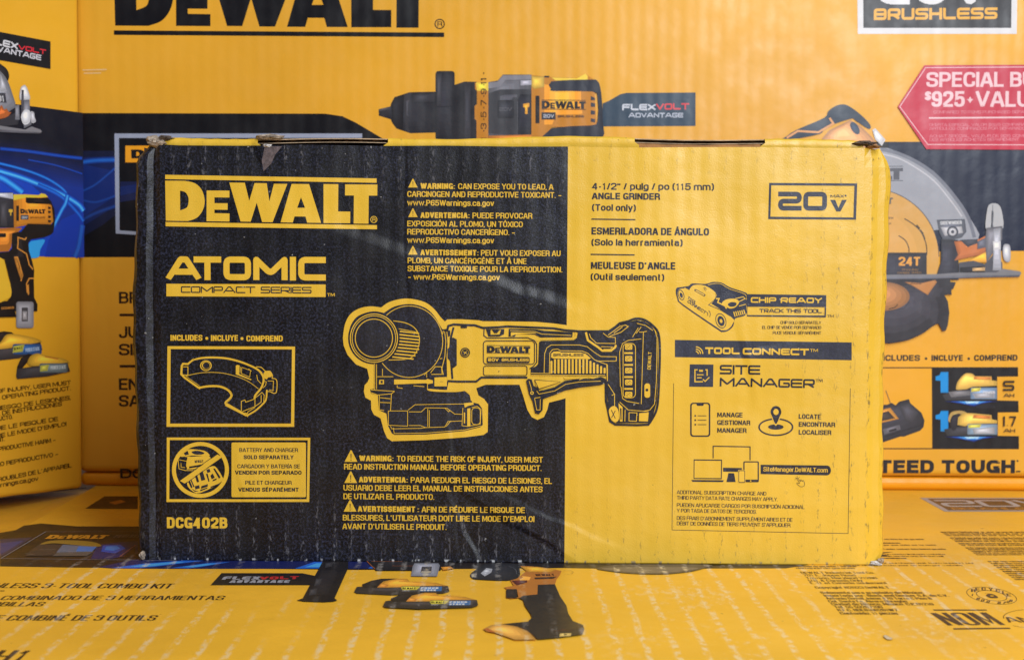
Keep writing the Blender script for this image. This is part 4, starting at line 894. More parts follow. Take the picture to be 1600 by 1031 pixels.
a.fill([(188, 284), (214, 284), (214, 312), (188, 316)], (22, 30, 72)); a.fill([(188, 292), (214, 288), (214, 300), (188, 306)], (22, 38, 96))
a.done('light_streaks', band)
a = Art(BK, .00016); a.fill([(1388, 222), (1640, 222), (1640, 392), (1545, 392), (1385, 394)], (13, 25, 56)); a.done('band_end', band)
a = Art(BK, .00026)
a.fill([(179, 209), (566, 209), (566, 216), (186, 216), (187, 360), (214, 362), (214, 367), (181, 365)], (150, 160, 186))
a.fill([(196, 228), (330, 228), (330, 254), (196, 254)], PYE); a.logo(205, 248, 322, 14, INK, bars=False)
a.done('inset_panel', band)
# big logo
a = Art(BK); a.logo(178, 41, 674, 93, DK, 3.5, bars=False)
a.fill([(178, 48), (694, 51.5), (694, 58.5), (178, 55)], DK); a.fill(arc(687, 38, 8), DK, [arc(687, 38, 6.4)]); a.T('R', 683.5, 42, 691, 8, DK, .1)
a.fill([(178, -78), (694, -74), (694, -62), (178, -66)], DK)
a.done('brand_logo', back)
# badge top right
a = Art(BK).on(r0)
a.fill([(476, -360), (1343, -360), (1336, 184), (482, 184)], (206, 208, 216)); a.fill([(510, -330), (1312, -330), (1306, 152), (512, 152)], (34, 34, 42))
a.S('20V', 580, 26, 1175, 300, .24, (206, 208, 216), 0); a.S('BRUSHLESS', 568, 110, 1232, 62, .24, (216, 160, 40), -6)
a.done('brushless_badge', back)
# drill
a = Art(BK).modelled().on(dr)
dk = (44, 45, 54); dk2 = (62, 63, 72); dk3 = (30, 30, 38); yo = (226, 150, 44); yy = (236, 206, 66)
a.fill([(66, 275), (120, 262), (124, 248), (140, 218), (172, 208), (210, 195), (334, 192), (334, 385), (215, 388), (150, 366), (130, 340), (122, 322), (66, 305)], dk)
a.fill([(124, 248), (140, 218), (172, 208), (185, 210), (180, 370), (150, 366), (130, 340)], dk3); a.fill([(185, 210), (210, 196), (222, 200), (210, 230), (205, 360), (214, 386), (190, 374)], dk2)
a.fill([(224, 205), (332, 200), (332, 240), (222, 246)], (54, 55, 64)); a.fill([(66, 275), (120, 262), (120, 276), (66, 286)], (70, 70, 78))
a.fill(rr(334, 95, 424, 420, 14), dk); a.fill([(340, 110), (362, 104), (362, 260), (340, 260)], dk2); a.line([(338, 262), (424, 262)], 1.0, dk3)
a.fill([(410, 165), (470, 145), (528, 146), (528, 440), (345, 440), (345, 400), (410, 400)], dk); a.fill([(470, 150), (500, 148), (500, 440), (470, 440)], (56, 57, 66))
a.fill([(520, 150), (583, 150), (583, 440), (527, 440), (527, 330), (518, 320), (518, 260), (530, 250), (530, 190), (520, 180)], yo); a.fill([(524, 150), (583, 150), (583, 188), (530, 188)], yy)
a.on(FULL)
for i, t in enumerate(('1', '3', '5', '7', '9', '11')):
    y = 217 - i * 18.0; a.TV(t, 760, y + (3 if len(t) < 2 else 6), 760.2, y - (6 if t != '1' else 3), 9, INK, .1)
    a.line([(756, y - 11), (756, y - 13.5)], 1.2, INK)
a.on(dr)
gr = (96, 98, 108); gl = (150, 152, 166)
a.fill([(583, 148), (628, 140), (652, 112), (786, 112), (786, 404), (583, 400)], gr); a.fill([(583, 150), (626, 146), (652, 116), (786, 114), (786, 134), (662, 138), (640, 168), (583, 178)], gl)
a.fill([(583, 200), (640, 182), (786, 180), (786, 212), (740, 210), (720, 240), (720, 400), (583, 388)], (70, 72, 82)); a.fill(rr(626, 232, 704, 318, 8), (48, 50, 60)); a.S('20V', 634, 284, 694, 18, .2, (86, 88, 98))
a.fill([(733, 205), (786, 205), (786, 394), (722, 394), (722, 230)], (44, 46, 58)); a.fill([(735, 140), (786, 138), (786, 160), (735, 164)], (166, 168, 184))
a.fill([(747, 250), (776, 246), (776, 264), (768, 268), (768, 298), (756, 298), (756, 268), (747, 266)], (222, 160, 56))
a.fill([(583, 400), (786, 394), (860, 400), (860, 440), (583, 440)], (206, 128, 48))
a.fill([(786, 114), (880, 124), (1000, 128), (1040, 108), (1080, 136), (1090, 300), (1095, 350), (1070, 356), (880, 360), (850, 440), (786, 440)], yo)
a.fill([(786, 118), (846, 122), (846, 170), (800, 180), (786, 168)], (214, 178, 70)); a.fill([(846, 118), (870, 118), (870, 126), (846, 126)], dk3); a.fill([(880, 126), (1000, 130), (1040, 108), (1052, 120), (1050, 136), (900, 140)], yy)
a.fill(sm([(880, 144), (1060, 136), (1095, 140), (1110, 170), (1118, 230), (1122, 330), (1105, 440), (850, 440), (880, 365), (1060, 352), (1098, 330), (1098, 220), (1070, 192), (890, 190), (878, 180)], 2, True), (46, 52, 70))
a.fill(rr(805, 212, 824, 342, 3), dk3); a.logo(834, 272, 1042, 36, (40, 36, 40), 2, bw=.08); a.fill(rect(834, 290, 900, 324), (44, 46, 58)); a.S('20V', 842, 316, 892, 17, .24, (170, 175, 190)); a.S('BRUSHLESS', 910, 314, 1034, 10, .24, (90, 66, 48))
for y in (225, 256, 292, 330): a.fill([(1066, y - 12), (1086, y - 8 + (6 if y == 225 else 0)), (1086, y + 8), (1066, y + 8 - (0 if y < 330 else 4))], (50, 52, 66))
a.done('drill_picture', back)
a = Art(BK).on(dr)
a.fill([(1122, 248), (1150, 236), (1206, 204), (1234, 198), (1560, 196), (1560, 354), (1122, 356)], (40, 62, 84))
a.S('FLEX', 1214, 280, 1372, 30, .27, (190, 198, 214)); a.S('VOLT', 1374, 278, 1530, 30, .25, (206, 60, 72), -2); a.S('ADVANTAGE', 1244, 314, 1502, 22, .22, (176, 186, 206))
a.done('name_tag', back)
# red price label
a = Art(BK, .0009).on(r0); pk = (224, 190, 202); rd = (186, 34, 66)
a.fill([(695, 575), (838, 353), (1460, 350), (1460, 806), (848, 803)], rd)
a.lines([[(706, 575), (845, 366), (1460, 362)], [(706, 575), (856, 778), (1460, 780)]], 1.1, pk)
a.T('SPECIAL BUY', 848, 470, 1500, 80, pk, 1.0, -2); a.T('$', 840, 540, 874, 46, pk, .8); a.T('925', 876, 576, 1054, 84, pk, 1.1); a.fill([(1065, 535), (1075, 535), (1083, 520), (1091, 535), (1101, 535), (1091, 544), (1083, 556), (1075, 544)], pk); a.T('VALUE', 1112, 576, 1470, 84, pk, 1.0)
a.fill([(862, 632), (1460, 628), (1460, 636), (862, 640)], pk)
for t, y in (('COMPARED TO ITEMS PURCHASED SEPARATELY', 612), ('OFERTA ESPECIAL VALOR $925 COMPARADO CON', 680), ('ARTÍCULOS COMPRADOS POR SEPARADO Y MÁS', 700), ('ACHAT SPÉCIAL, VALEUR DE 925 COMPARÉ À', 740), ('DES ARTICLES ACHETÉS SÉPARÉMENT', 760)): a.T(t, 886 if y == 612 else 864, y, 1470 if y != 760 else 1346, 15, (214, 130, 150), .0, -2)
a.done('price_label', back)
# circular saw
a = Art(BK, .0004).modelled().on(r0); sg = (150, 156, 172); sl_ = (186, 190, 204)
a.fill(sm([(-260, 820), (-120, 795), (0, 776), (80, 745), (150, 700), (300, 635), (322, 600), (360, 572), (402, 562), (440, 575), (500, 620), (548, 672), (540, 694), (470, 650), (440, 640), (300, 690), (280, 720), (100, 760), (-100, 830)], 3, True), (52, 68, 92))
a.fill([(290, 745), (330, 700), (440, 645), (500, 680), (560, 740), (600, 800), (280, 830)], (214, 156, 104)); a.fill(rr(0, 0, 1, 1, .2) and arc(466, 690, 20, 38, n=16, tilt=-32), (52, 68, 92))
a.line([(100, 742), (160, 705), (270, 712), (350, 665), (330, 635)], 3.2, (214, 156, 104))
a.fill([(560, 700), (575, 690), (630, 752), (610, 785), (575, 750)], (200, 204, 214))
a.on(R1)
cx, cy = -40, 560
a._fill(sm([(-420, 560), (-330, 260), (-150, 60), (20, 5), (110, 28), (220, 82), (320, 156), (420, 270), (490, 380), (526, 478), (340, 478), (310, 430), (-420, 600)], 3, True), sg)
a.line(sm([(20, 12), (110, 34), (220, 86), (316, 158), (412, 270), (476, 372), (506, 470)], 4), 5.5, (110, 116, 134)); a.line(sm([(20, 36), (110, 58), (206, 110), (300, 180), (392, 290), (440, 360)], 4), 2.0, sl_)
a._fill(arc(cx, cy + 10, 362, 355, n=64), (206, 160, 84)); a._fill(arc(cx, cy + 10, 250, 246, n=64), (212, 164, 88)); a.line(arc(cx, cy + 10, 362, 355, -180, 0, 40), 1.2, (60, 60, 70))
a.logo(-310, 170, 134, 62, (80, 84, 98), 0, bw=.06); a.logo(-150, 296, 82, 34, (90, 86, 80), bars=False)
a.lines([sm([(142, 372), (190, 402), (232, 446), (256, 510), (258, 560)], 4), sm([(112, 460), (146, 484), (164, 520), (166, 548)], 4)], 1.6, (70, 62, 54)); a.lines([[(205, 405), (222, 424)], [(224, 430), (240, 452)], [(240, 455), (248, 480)]], 2.4, (70, 62, 54))
a.T('6000 RPM', 10, 374, 84, 10, (70, 62, 54), .1); a.T('MAX', 40, 402, 74, 10, (70, 62, 54), .1)
a.fill([(-200, 548), (258, 548), (258, 690), (-200, 690)], (54, 56, 70)); a.T('24T', 112, 616, 224, 46, (220, 160, 76), .9); a.T('FRAMING', 130, 642, 214, 10, (150, 118, 80), 0); a.T('CARBIDE TIPPED', 105, 658, 230, 10, (150, 118, 80), 0)
a.fill([(310, 378), (456, 374), (464, 440), (440, 470), (400, 480), (340, 478), (322, 440)], (92, 98, 116)); a.T('SIDEWINDER', 328, 404, 440, 18, (190, 196, 208), .3, -4); a.fill([(330, 416), (440, 412), (446, 446), (352, 462)], sl_); a.fill(arc(392, 440, 30), (70, 76, 92)); a.fill(arc(392, 440, 20), sl_); a.fill(arc(392, 440, 9), (70, 76, 92))
a.fill([(332, 478), (420, 482), (424, 690), (300, 690), (330, 600)], (54, 56, 70))
a.fill([(400, 490), (530, 478), (600, 440), (600, 520), (540, 560), (400, 590), (420, 560)], (196, 118, 72)); a.fill([(430, 482), (522, 478), (520, 500), (470, 520)], (66, 68, 80)); a.fill([(455, 600), (560, 545), (600, 540), (600, 600)], (232, 170, 60))
a.fill([(424, 600), (500, 590), (560, 608), (600, 560), (650, 600), (650, 660), (424, 660)], (92, 96, 112)); a.fill([(430, 625), (560, 618), (560, 655), (430, 655)], (40, 42, 52)); a.fill([(495, 628), (560, 624), (560, 642), (495, 644)], (190, 160, 120))
a.fill(sm([(562, 420), (572, 320), (590, 295), (625, 296), (646, 330), (654, 420), (604, 425), (604, 340), (594, 335), (590, 420)], 3, True), (206, 212, 226)); a.line([(600, 300), (598, 425)], 1.2, (110, 116, 132))
a.fill([(566, 420), (650, 410), (648, 480), (568, 600), (560, 480)], (112, 114, 128)); a.fill([(604, 425), (640, 420), (644, 640), (600, 640)], (172, 178, 196)); a.fill(sm([(655, 510), (682, 505), (692, 530), (690, 590), (665, 594), (652, 560)], 3, True), (184, 190, 206)); a.fill([(600, 490), (640, 490), (640, 530), (604, 536)], (210, 214, 226)); a.fill([(520, 490), (566, 470), (566, 520), (520, 530)], (98, 102, 120))
a.fill([(-400, 668), (300, 660), (420, 652), (620, 650), (650, 632), (740, 645), (748, 655), (738, 672), (600, 674), (300, 682), (-400, 692)], (142, 146, 160)); a.fill([(-400, 682), (740, 664), (738, 674), (600, 676), (300, 684), (-400, 694)], (96, 100, 116))
a.fill([(-400, 692), (300, 684), (376, 680), (380, 700), (408, 702), (395, 735), (384, 740), (386, 768), (370, 765), (348, 768), (366, 800), (374, 860), (366, 925), (356, 952), (338, 956), (330, 938), (316, 915), (290, 925), (230, 968), (150, 1002), (55, 1018), (-150, 1018), (-330, 960), (-400, 800)], (58, 58, 70))
a.fill(arc(30, 775, 138, 75, n=40), (172, 124, 84)); a.line([(60, 840), (90, 832), (108, 816)], 1.4, (60, 50, 48)); a.fill([(140, 700), (230, 706), (300, 690), (310, 700), (262, 768), (180, 718)], (196, 138, 84)); a.line([(170, 708), (228, 710)], 1.2, (80, 60, 52)); a.line([(55, 850), (140, 838), (166, 800)], 1.0, (58, 58, 70))
a.line(sm([(55, 1018), (150, 1002), (230, 968), (290, 925), (316, 915)], 4), 1.2, (34, 34, 44))
a.done('circular_saw_picture', back)
# what the kit includes
a = Art(BK).on(R2); ik = (52, 44, 38)
a.T('INCLUDES', 0, 102, 290, 40, ik, .75, 0); a.fill(arc(330, 86, 9, n=12), ik); a.T('INCLUYE', 366, 102, 578, 40, ik, .75); a.fill(arc(617, 87, 9, n=12), ik); a.T('COMPREND', 652, 102, 944, 40, ik, .75, -2)
a.lines([[(-200, 148), (948, 147)], [(372, 150), (375, 690)], [(-200, 690), (954, 690)]], 1.6, (40, 34, 32))
ipn = a.done('contents_panel', back)
a = Art(BK).modelled().on(R2)
a.fill([(372, 150), (948, 150), (948, 206), (808, 208), (808, 366), (950, 370), (952, 446), (812, 448), (812, 604), (954, 606), (954, 690), (376, 690)], (26, 27, 36))
for dy, top in ((0, 0), (260, 1)):
    a.fill([(394, 205 + dy), (420, 198 + dy), (430, 176 + dy), (480, 176 + dy), (480, 315 + dy), (428, 315 + dy), (428, 235 + dy), (394, 232 + dy)], (20, 150, 240))
# battery one
a.fill([(440, 330), (540, 296), (640, 290), (808, 300), (808, 364), (460, 366)], (60, 62, 72)); a.fill([(480, 310), (560, 300), (640, 306), (640, 330), (500, 345)], (110, 112, 122))
a.fill(sm([(530, 290), (540, 245), (570, 205), (600, 184), (640, 188), (660, 204)], 3) + [(770, 206), (772, 232), (806, 236), (806, 268), (640, 276), (600, 292), (540, 296)], (228, 190, 96)); a.fill([(650, 206), (768, 210), (764, 228), (650, 226)], (206, 134, 70))
a.fill(rr(628, 280, 806, 358, 8), (120, 150, 190)); a.fill([(634, 285), (700, 280), (690, 305), (634, 310)], (196, 190, 90)); a.fill([(640, 320), (790, 310), (790, 350), (660, 352)], (150, 156, 172)); a.T('POWER', 712, 320, 792, 16, (210, 214, 226), .2)
# battery two
a.fill([(450, 560), (560, 540), (640, 536), (810, 540), (810, 602), (470, 604)], (60, 62, 72)); a.fill(sm([(478, 500), (490, 455), (520, 438), (570, 436), (605, 450), (612, 470), (560, 460), (530, 500), (500, 520)], 3, True), (206, 176, 110)); a.fill(sm([(490, 510), (510, 465), (550, 455), (560, 470), (530, 560), (500, 560)], 3, True), (40, 40, 50))
a.fill([(540, 530), (545, 480), (580, 450), (640, 452), (768, 464), (772, 492), (806, 500), (806, 520), (640, 524), (590, 540)], (226, 190, 96)); a.fill([(650, 462), (764, 470), (760, 490), (640, 486)], (200, 126, 68)); a.fill(rr(606, 524, 808, 596, 8), (130, 156, 186)); a.fill([(612, 530), (700, 526), (690, 548), (614, 552)], (200, 200, 90)); a.fill([(640, 556), (790, 545), (790, 590), (650, 592)], (170, 176, 190))
for dy in (0, 237):
    for k, c in enumerate(((20, 40, 110), (30, 84, 190), (70, 150, 235), (160, 205, 250))):
        w_ = 1 - k * .24; a.fill([(640 - 190 * w_, 372 + dy), (640 + 175 * w_, 372 + dy), (700 - (1 - w_) * 40, 388 + dy), (650, 372 + dy + 36 * w_), (560 + (1 - w_) * 60, 388 + dy)], c)
a.S('5', 844, 302, 920, 68, .2, (50, 42, 36)); a.S('AH', 848, 344, 920, 24, .2, (60, 50, 40)); a.S('1.7', 846, 540, 932, 68, .16, (50, 42, 36)); a.S('AH', 848, 580, 926, 24, .2, (60, 50, 40))
a.done('battery_picture', ipn)
a = Art(BK).modelled().on(R2); cb = (52, 54, 66)
a.fill([(-60, 400), (70, 395), (100, 383), (125, 400), (150, 375), (175, 368), (215, 358), (225, 385), (300, 450), (320, 500), (314, 545), (290, 570), (180, 610), (160, 608), (50, 645), (-60, 680)], cb)
a.fill([(-20, 440), (90, 415), (148, 490), (-20, 530)], (206, 148, 70)); a.fill([(-20, 462), (78, 438), (122, 486), (-20, 516)], (64, 58, 58)); a.fill([(150, 400), (215, 380), (280, 450), (240, 520), (190, 500)], (66, 68, 80)); a.fill([(40, 560), (150, 530), (160, 560), (50, 596)], (96, 98, 112)); a.fill([(80, 566), (130, 552), (134, 566), (84, 580)], (40, 42, 52))
a.line([(60, 300), (92, 388)], 1.0, (90, 80, 80)); a.lines([[(170, 570), (290, 535), (310, 510)], [(60, 610), (160, 575)]], 1.0, (34, 36, 46))
a.done('charger_picture', ipn)
a = Art(BK).on(R2); a.T('GUARANTEED TOUGH.', -610, 854, 964, 88, (32, 28, 34), 2.4); a.fill(arc(944, 772, 7, n=8), (60, 50, 46)); a.done('slogan', back)
# text at the left, mostly behind the small box
a = Art(BK); bt = (44, 24, 16)
for t, y, x1 in (('BRUSHLESS 3-TOOL COMBO KIT', 474, 560), ('JUEGO COMBINADO DE 3 HERRAMIENTAS', 528, 700), ('SIN ESCOBILLAS', 555, 392), ('ENSEMBLE COMBINÉ DE 3 OUTILS', 609, 590), ('SANS BALAIS', 635, 344)): a.T(t, 186, y, x1, 18, bt, .7)
a.fill(rect(187, 490, 240, 494), bt); a.fill(rect(187, 570, 240, 574), bt); a.done('kit_name_text', back); a = Art(BK); a.T('DCK3', 188, 747, 262, 15, bt, .9); a.done('model_number', back)
a = Art(BK); wt = (220, 190, 140)
a.lines([[(129, 110), (167, 109)], [(131, 115), (158, 114.5)]], 1.6, wt); a.line([(132, 112.5), (165, 111.5)], .8, (200, 150, 80)); a.done('pressed_staple', back)
# ================================================================== PRINT ON THE CARTON AT THE LEFT
L1 = Crop(0, 260, 4.686); L2 = Crop(0, 40, 5.157); l7 = Crop(0, 500, 3.4375); l5 = Crop(0, 250, 3.4375); l1 = Crop(0, 0, 3.4375)
a = Art(LF); NV = (20, 22, 36)
a.fill([(-60, 152), (0, 160), (129.2, 176.6), (131.6, 401.8), (0, 398.5), (-60, 397)], NV)
lb = a.done('printed_band', left)
a = Art(LF, .00016)
for k in range(14):                                                 # printed fade from black to blue
    t = k / 13; y0 = 214 + t * 62
    a.fill([(-60, y0 - 6 + 2 * t), (0, y0), (60, y0 + 6), (129.6 + .4 * t, y0 + 26 - 8 * t), (131.4, 400), (0, 397.5), (-60, 396.5)], (int(20 + 2 * t), int(23 + 27 * t ** 1.2), int(38 + 102 * t)))
def gl(crop, pts, w, cols):
    a.on(crop)
    for k, c in enumerate(cols): a.line(sm(pts, 7), w * (1 - k / len(cols)), c)
BL = [(22, 60, 165), (24, 80, 190), (30, 105, 215), (46, 140, 235)]
a.on(l5); a.fill([(-200, -20), (0, 40), (120, 90), (240, 200), (300, 300), (330, 520), (-200, 510)], (22, 66, 186))
a.fill([(445, 270), (330, 320), (260, 430), (240, 520), (450, 524)], (20, 56, 166))
gl(l5, [(-120, 0), (0, 20), (150, 60), (260, 105), (340, 160), (362, 200)], 4, [(24, 76, 180), (30, 105, 210), (40, 130, 226)])
gl(l5, [(-100, 40), (0, 62), (120, 98), (240, 145), (340, 190), (420, 240), (446, 275)], 10, BL + [(80, 180, 245)])
gl(l5, [(-100, 75), (0, 95), (60, 130), (120, 175)], 13, BL + [(60, 165, 245)])
gl(l5, [(446, 330), (420, 290), (360, 225), (300, 180), (200, 135)], 6, BL[:3])
gl(l5, [(362, 190), (350, 235), (330, 270), (300, 330), (285, 360)], 7, BL + [(70, 165, 240)])
gl(l5, [(150, 0), (300, 30), (440, 75)], 2, [(22, 66, 170)]); gl(l5, [(0, -60), (150, -45), (330, -20), (440, -8)], 5, [(20, 50, 140), (24, 74, 180)])
gl(l5, [(440, 350), (430, 420), (420, 470), (400, 522)], 9, [(22, 62, 160), (30, 90, 190)])
a.on(l5); a.fill(sm([(150, 470), (160, 440), (190, 432), (240, 430), (215, 480), (205, 522), (150, 522)], 3, True), (50, 160, 235))
a.done('light_streaks', lb)
a = Art(LF, .0003).on(L2)
a.fill([(-200, 8), (0, 54), (405, 131), (405, 352), (0, 281), (-200, 245)], (24, 24, 30))
a.S('FLEX', -110, 138, 140, 56, .25, (200, 202, 212), 60); a.S('VOLT', 146, 196, 368, 40, .24, (206, 44, 60), 40); a.S('ADVANTAGE', -130, 190, 328, 46, .22, (196, 198, 210), 94)
a.done('name_tag', left)
a = Art(LF, .0003).modelled().on(L2)
a.fill(sm([(-80, 260), (0, 310), (50, 350), (72, 400), (60, 450), (30, 450), (-80, 380)], 3, True), (36, 34, 38))
a.fill(sm([(-120, 300), (0, 370), (60, 450), (100, 560), (125, 650), (90, 680), (0, 750), (-120, 760)], 3, True), (126, 128, 140)); a.fill([(0, 390), (40, 480), (50, 530), (0, 540)], (160, 163, 175)); a.fill([(-20, 545), (40, 545), (50, 625), (-20, 620)], (60, 62, 72)); a.T('01', -20, 615, 34, 50, (196, 198, 206), .2)
a.fill([(-60, 740), (10, 640), (30, 680), (50, 670), (70, 700), (90, 700), (60, 740), (-60, 770)], (186, 100, 50))
a.fill([(-60, 770), (30, 750), (140, 690), (160, 720), (140, 800), (-60, 830)], (56, 56, 66)); a.fill([(120, 650), (150, 640), (155, 760), (120, 760)], (120, 122, 134))
a.fill(sm([(158, 600), (162, 510), (185, 484), (205, 488), (228, 540), (236, 600)], 3, True), (204, 206, 216)); a.fill([(170, 520), (188, 520), (188, 720), (165, 740)], (66, 66, 78)); a.fill([(190, 600), (235, 600), (238, 700), (250, 800), (190, 830), (180, 720)], (122, 124, 138)); a.fill(sm([(185, 690), (215, 680), (240, 700), (235, 780), (190, 800), (165, 740)], 3, True), (204, 208, 218)); a.fill(sm([(240, 700), (268, 700), (275, 740), (285, 775), (250, 785)], 3, True), (176, 178, 190))
a.fill([(-60, 800), (200, 840), (250, 815), (320, 840), (334, 855), (320, 868), (200, 862), (-60, 850)], (146, 146, 156)); a.fill([(-60, 835), (200, 856), (320, 862), (310, 872), (200, 870), (-60, 858)], (84, 84, 94))
a.done('circular_saw_picture', left)
a = Art(LF, .0003).modelled().on(L1); od = (34, 30, 32); oy = (214, 138, 44)
a.fill([(-60, 195), (90, 192), (105, 210), (105, 450), (-60, 450)], (48, 48, 56)); a.fill([(-60, 196), (92, 196), (95, 240), (-60, 215)], (176, 180, 196)); a.fill([(0, 260), (50, 250), (50, 440), (0, 440)], (66, 66, 74)); a.fill([(62, 315), (90, 315), (90, 335), (80, 338), (80, 360), (72, 360), (72, 338), (62, 335)], (206, 170, 60))
a.fill([(96, 206), (180, 205), (280, 210), (300, 198), (330, 205), (350, 225), (340, 240), (385, 290), (390, 400), (370, 425), (190, 432), (100, 450)], oy); a.fill([(96, 206), (180, 207), (280, 212), (300, 198), (330, 205), (348, 225), (180, 232), (96, 250)], (214, 190, 60))
a.fill([(186, 228), (300, 232), (345, 228), (372, 255), (388, 300), (384, 290), (360, 278), (200, 272), (186, 262)], od); a.fill([(372, 260), (395, 310), (402, 380), (390, 480), (372, 500), (320, 520), (225, 535), (205, 560), (210, 620), (235, 700), (248, 760), (245, 840), (248, 960), (272, 1010), (270, 1060), (-60, 1060), (-60, 1000), (50, 985), (80, 950), (75, 860), (30, 680), (-60, 660), (-60, 635), (60, 625), (85, 600), (80, 500), (100, 480), (150, 480), (200, 420), (375, 425), (388, 400)], od)
a.fill(rr(116, 288, 136, 400, 5), od); a.logo(146, 346, 330, 34, od, 2, bars=False); a.fill(rr(148, 356, 206, 390, 6), (70, 74, 84)); a.T('20V', 156, 384, 198, 18, (190, 194, 204), .1); a.T('BRUSHLESS', 216, 382, 328, 11, (110, 66, 30), .1, -2)
for y in (305, 335, 370, 402): a.fill([(348, y - 10), (370, y - 6), (366, y + 8), (350, y + 8)], od)
a.fill([(-60, 455), (100, 450), (160, 452), (130, 480), (85, 490), (80, 590), (60, 622), (-60, 630)], (206, 128, 48)); a.fill(rr(-60, 490, 40, 520, 8), od)
a.lines([[(190, 520), (180, 536), (128, 520), (128, 560), (125, 600), (190, 640), (210, 720), (238, 755)], [(245, 820), (210, 820), (190, 860), (205, 940)], [(100, 665), (125, 665), (160, 790), (150, 840)]], 1.8, (206, 140, 60)); a.fill([(100, 668), (122, 668), (136, 740), (168, 800), (150, 835), (112, 720)], (176, 118, 50)); a.fill([(188, 880), (206, 860), (210, 930), (192, 925)], (206, 140, 60))
a._fill(sm([(-60, 665), (0, 670), (30, 700), (50, 800), (75, 880), (78, 940), (40, 975), (-60, 985)], 3, True), (220, 178, 50))
a.on(l5); a.fill(rr(84, 760, 178, 902, 14), (150, 152, 164)); a.fill(rr(113, 792, 147, 866, 4), (70, 70, 76)); a.fill(rect(118, 812, 142, 858), (150, 150, 158)); a.fill([(-80, 790), (70, 785), (85, 842), (-80, 846)], (28, 24, 26)); a.T('DCD805', 5, 802, 72, 12, (206, 140, 60), .1, -4)
a.done('drill_picture', left)
a = Art(LF, .0003).modelled().on(l7); 
a.fill([(-80, 80), (20, 60), (60, 65), (90, 85), (40, 100), (-80, 180)], (40, 34, 34)); a.fill(sm([(-60, 160), (0, 120), (30, 80), (80, 75), (170, 92), (215, 108), (212, 125), (100, 140), (0, 160)], 3, True), (216, 168, 56)); a.fill([(-80, 165), (60, 150), (215, 118), (226, 160), (100, 205), (-80, 225)], (60, 58, 62)); a.fill(rr(66, 128, 222, 185, 12), (50, 90, 150)); a.fill([(70, 140), (130, 130), (120, 170), (66, 176)], (176, 176, 70)); a.T('DEWALT', 74, 162, 116, 14, INK, .1, -8); a.T('POWER STACK', 136, 172, 210, 20, (160, 190, 230), .0, -10)
a.fill([(90, 250), (110, 205), (150, 180), (200, 190), (150, 220), (90, 290)], (40, 34, 34)); a.fill(sm([(150, 240), (160, 195), (200, 178), (240, 190), (330, 205), (368, 222), (355, 238), (240, 250)], 3, True), (220, 176, 60)); a.lines([[(240, 196), (310, 208)]], 1.2, (190, 100, 40)); a.fill([(88, 262), (180, 248), (360, 228), (374, 275), (250, 302), (90, 316), (84, 300)], (62, 62, 68)); a.fill(rr(210, 232, 360, 282, 10), (110, 130, 140)); a.fill([(214, 244), (262, 238), (252, 272), (212, 276)], (186, 186, 80)); a.T('POWER STACK', 270, 266, 350, 20, (200, 216, 226), .0, -6)
a.done('battery_picture', left)
a = Art(LF, .0003).on(l7); tk = (58, 36, 14)
for t, x0, y0, x1, y1 in (('TO REDUCE THE RISK OF INJURY, USER MUST', -420, 442, 380, 345), ('READ MANUAL BEFORE OPERATING PRODUCT.', -420, 485, 378, 375), ('PARA REDUCIR EL RIESGO DE LESIONES,', -420, 545, 378, 426), ('DEBE LEER EL MANUAL DE INSTRUCCIONES', -420, 578, 332, 459), ('ANTES DE UTILIZAR EL PRODUCTO.', -380, 598, 68, 529), ('AFIN DE RÉDUIRE LE RISQUE DE', -320, 640, 312, 540), ('L’UTILISATEUR DOIT LIRE LE MODE D’EMPLOI', -420, 704, 356, 567), ('AVANT D’UTILISER LE PRODUIT.', -360, 716, 26, 648), ('CANCER AND REPRODUCTIVE HARM –', -260, 746, 300, 652), ('CÁNCER Y DAÑO REPRODUCTIVO –', -260, 830, 314, 728), ('CANCER ET TROUBLES DE L’APPAREIL', -240, 914, 384, 788), ('www.P65Warnings.ca.gov', -220, 935, 205, 860)):
    a.TV(t, x0, y0, x1, y1, 24, tk, .12)
a.done('warning_text', left)
# ================================================================== PRINT ON THE LYING CARTON
G0 = Crop(0, 750, 3.67); G1 = Crop(0, 820, 4.885); G2 = Crop(460, 860, 5.333); G3 = Crop(1220, 820, 4.21); G4 = Crop(700, 800, 4.0); G5 = Crop(1200, 750, 3.67)
a = Art(FL); fb = (40, 27, 22)
a.fill([(64, 817.5), (120, 822), (400, 823), (1250, 838), (1390, 868), (1335, 873), (1250, 876), (1000, 889), (880, 887), (560, 890), (300, 887), (120, 886.5), (0, 884.5), (0, 842), (37, 821)], (30, 24, 26))
fbd = a.done('printed_band', floor_c)
a = Art(FL, .00014).on(G1)
a.fill([(0, 110), (250, 95), (60, 215), (0, 245)], (44, 46, 82)); a.fill([(0, 140), (180, 120), (60, 195), (0, 225)], (50, 60, 120))
a.on(G0); a.fill([(560, 372), (700, 355), (790, 350), (790, 420), (640, 450), (520, 452)], (22, 34, 96)); a.fill([(590, 375), (690, 370), (720, 392), (660, 420), (580, 410)], (30, 78, 190)); a.fill([(610, 380), (670, 378), (690, 392), (650, 405), (600, 400)], (60, 130, 230))
a.fill([(560, 500), (700, 470), (800, 452), (2200, 470), (2200, 508), (1000, 508), (640, 506)], (20, 30, 90)); 
for q in ([(640, 504), (820, 480), (1090, 458), (1170, 462), (900, 495), (780, 506)], [(980, 504), (1200, 475), (1320, 470), (1150, 498), (1080, 506)], [(1690, 508), (1800, 470), (1960, 470), (1900, 506)], [(2110, 507), (2160, 478), (2250, 478), (2250, 506)]):
    a.fill(q, (36, 100, 210)); c = V((sum(p[0] for p in q) / len(q), sum(p[1] for p in q) / len(q))); a.fill([tuple(c + (V(p) - c) * .6) for p in q], (70, 160, 235))
